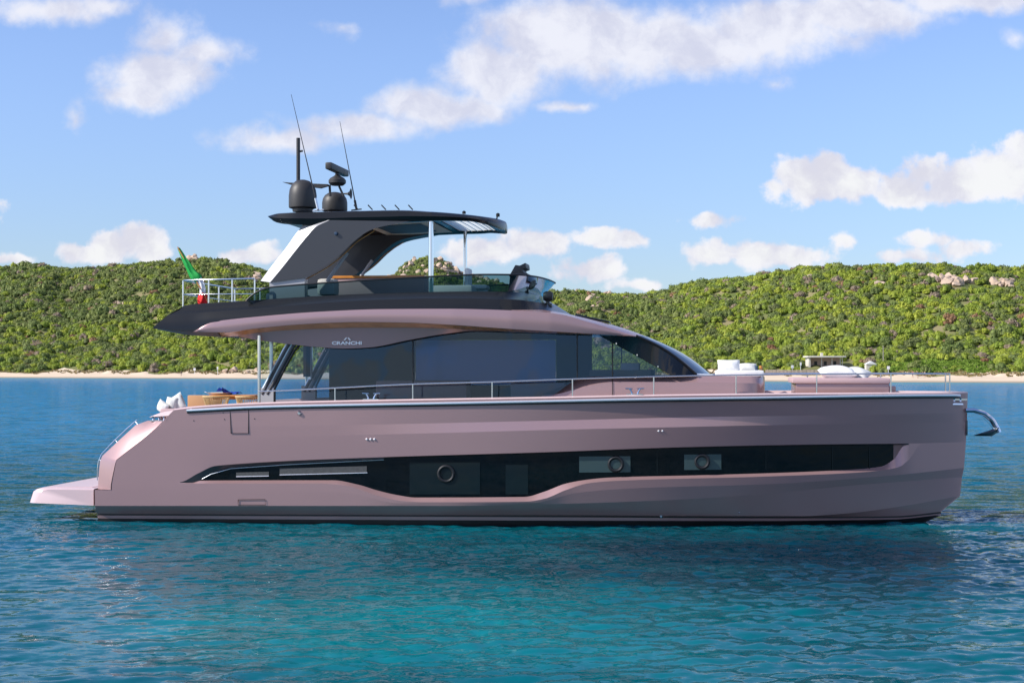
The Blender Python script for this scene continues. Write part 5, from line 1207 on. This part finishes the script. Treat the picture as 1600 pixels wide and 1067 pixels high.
# people on the beach
def person(px, s_, label, shirt, pose=0, hgt=1.72, rz=0):
    x, y, z = shore(px, s_); k = hgt/1.72
    J = dict(pel=(0, 0, .95), che=(0, 0, 1.30), neck=(0, 0, 1.48), head=(0, -.01, 1.60), top=(0, -.01, 1.68), sl=(-.18, 0, 1.40), sr=(.18, 0, 1.40), el=(-.25, .02, 1.13), er=(.25, -.04, 1.13), hl=(-.26, -.05, .88), hr=(.27, -.16, .92),
             kl=(-.10, -.03-.1*pose, .50), kr=(.10, .05*pose, .50), al=(-.11, 0-.12*pose, .07), ar=(.11, .16*pose, .07), fl=(-.11, -.16-.12*pose, .03), fr=(.11, -.14+.16*pose, .03), hpl=(-.09, 0, .90), hpr=(.09, 0, .90))
    E = [('pel', 'che'), ('che', 'neck'), ('neck', 'head'), ('head', 'top'), ('che', 'sl'), ('che', 'sr'), ('sl', 'el'), ('el', 'hl'), ('sr', 'er'), ('er', 'hr'), ('pel', 'hpl'), ('pel', 'hpr'), ('hpl', 'kl'), ('kl', 'al'), ('al', 'fl'), ('hpr', 'kr'), ('kr', 'ar'), ('ar', 'fr')]
    rad_ = dict(pel=.13, che=.14, neck=.055, head=.10, top=.07, sl=.06, sr=.06, el=.045, er=.045, hl=.035, hr=.035, kl=.06, kr=.06, al=.04, ar=.04, fl=.035, fr=.035, hpl=.09, hpr=.09)
    ks = list(J); me = bpy.data.meshes.new('person'); me.from_pydata([tuple(c*k for c in J[a]) for a in ks], [(ks.index(a), ks.index(b)) for a, b in E], [])
    o = bpy.data.objects.new('person', me); COL.objects.link(o); md = o.modifiers.new('skin', 'SKIN')
    for i, a in enumerate(ks): me.skin_vertices[0].data[i].radius = (rad_[a]*k, rad_[a]*k)
    me.skin_vertices[0].data[0].use_root = True
    ss_ = o.modifiers.new('sub', 'SUBSURF'); ss_.levels = 1; ss_.render_levels = 1
    bpy.context.view_layer.update(); m2 = bpy.data.meshes.new_from_object(o.evaluated_get(bpy.context.evaluated_depsgraph_get())); bpy.data.objects.remove(o)
    m2.materials.clear(); m2.materials.append(SKIN); m2.materials.append(shirt); m2.materials.append(HD); m2.shade_smooth()
    for f in m2.polygons:
        zc_ = f.center.z/k; f.material_index = 1 if (.98 < zc_ < 1.44 and abs(f.center.x) < .24) else (2 if (.62 < zc_ <= .98 and abs(f.center.x) < .2) or zc_ > 1.66 else 0)
    o = bpy.data.objects.new('person', m2); COL.objects.link(o); o.location = (x, y, z); o.rotation_euler = (0, 0, rz); tag(o, label, 'person')
RED = mat('red_cloth', (.5, .03, .02), .8); NAV = mat('navy_cloth', (.02, .03, .08), .8); TANC = mat('beige_cloth', (.5, .42, .3), .8)
person(1426, 13, 'tiny walker in red shirt, leftmost of the three on the right beach', RED, 1, 1.7, R(80))
person(1434, 12, 'tiny walker in navy shirt, middle of the three on the right beach', NAV, 0, 1.78, R(60))
person(1445, 13, 'tiny walker in beige shirt, rightmost of the three on the right beach', TANC, 1, 1.66, R(-70))
person(283, 9, 'lone tiny walker in navy shirt on the left beach below the flybridge tip', NAV, 1, 1.74, R(80))
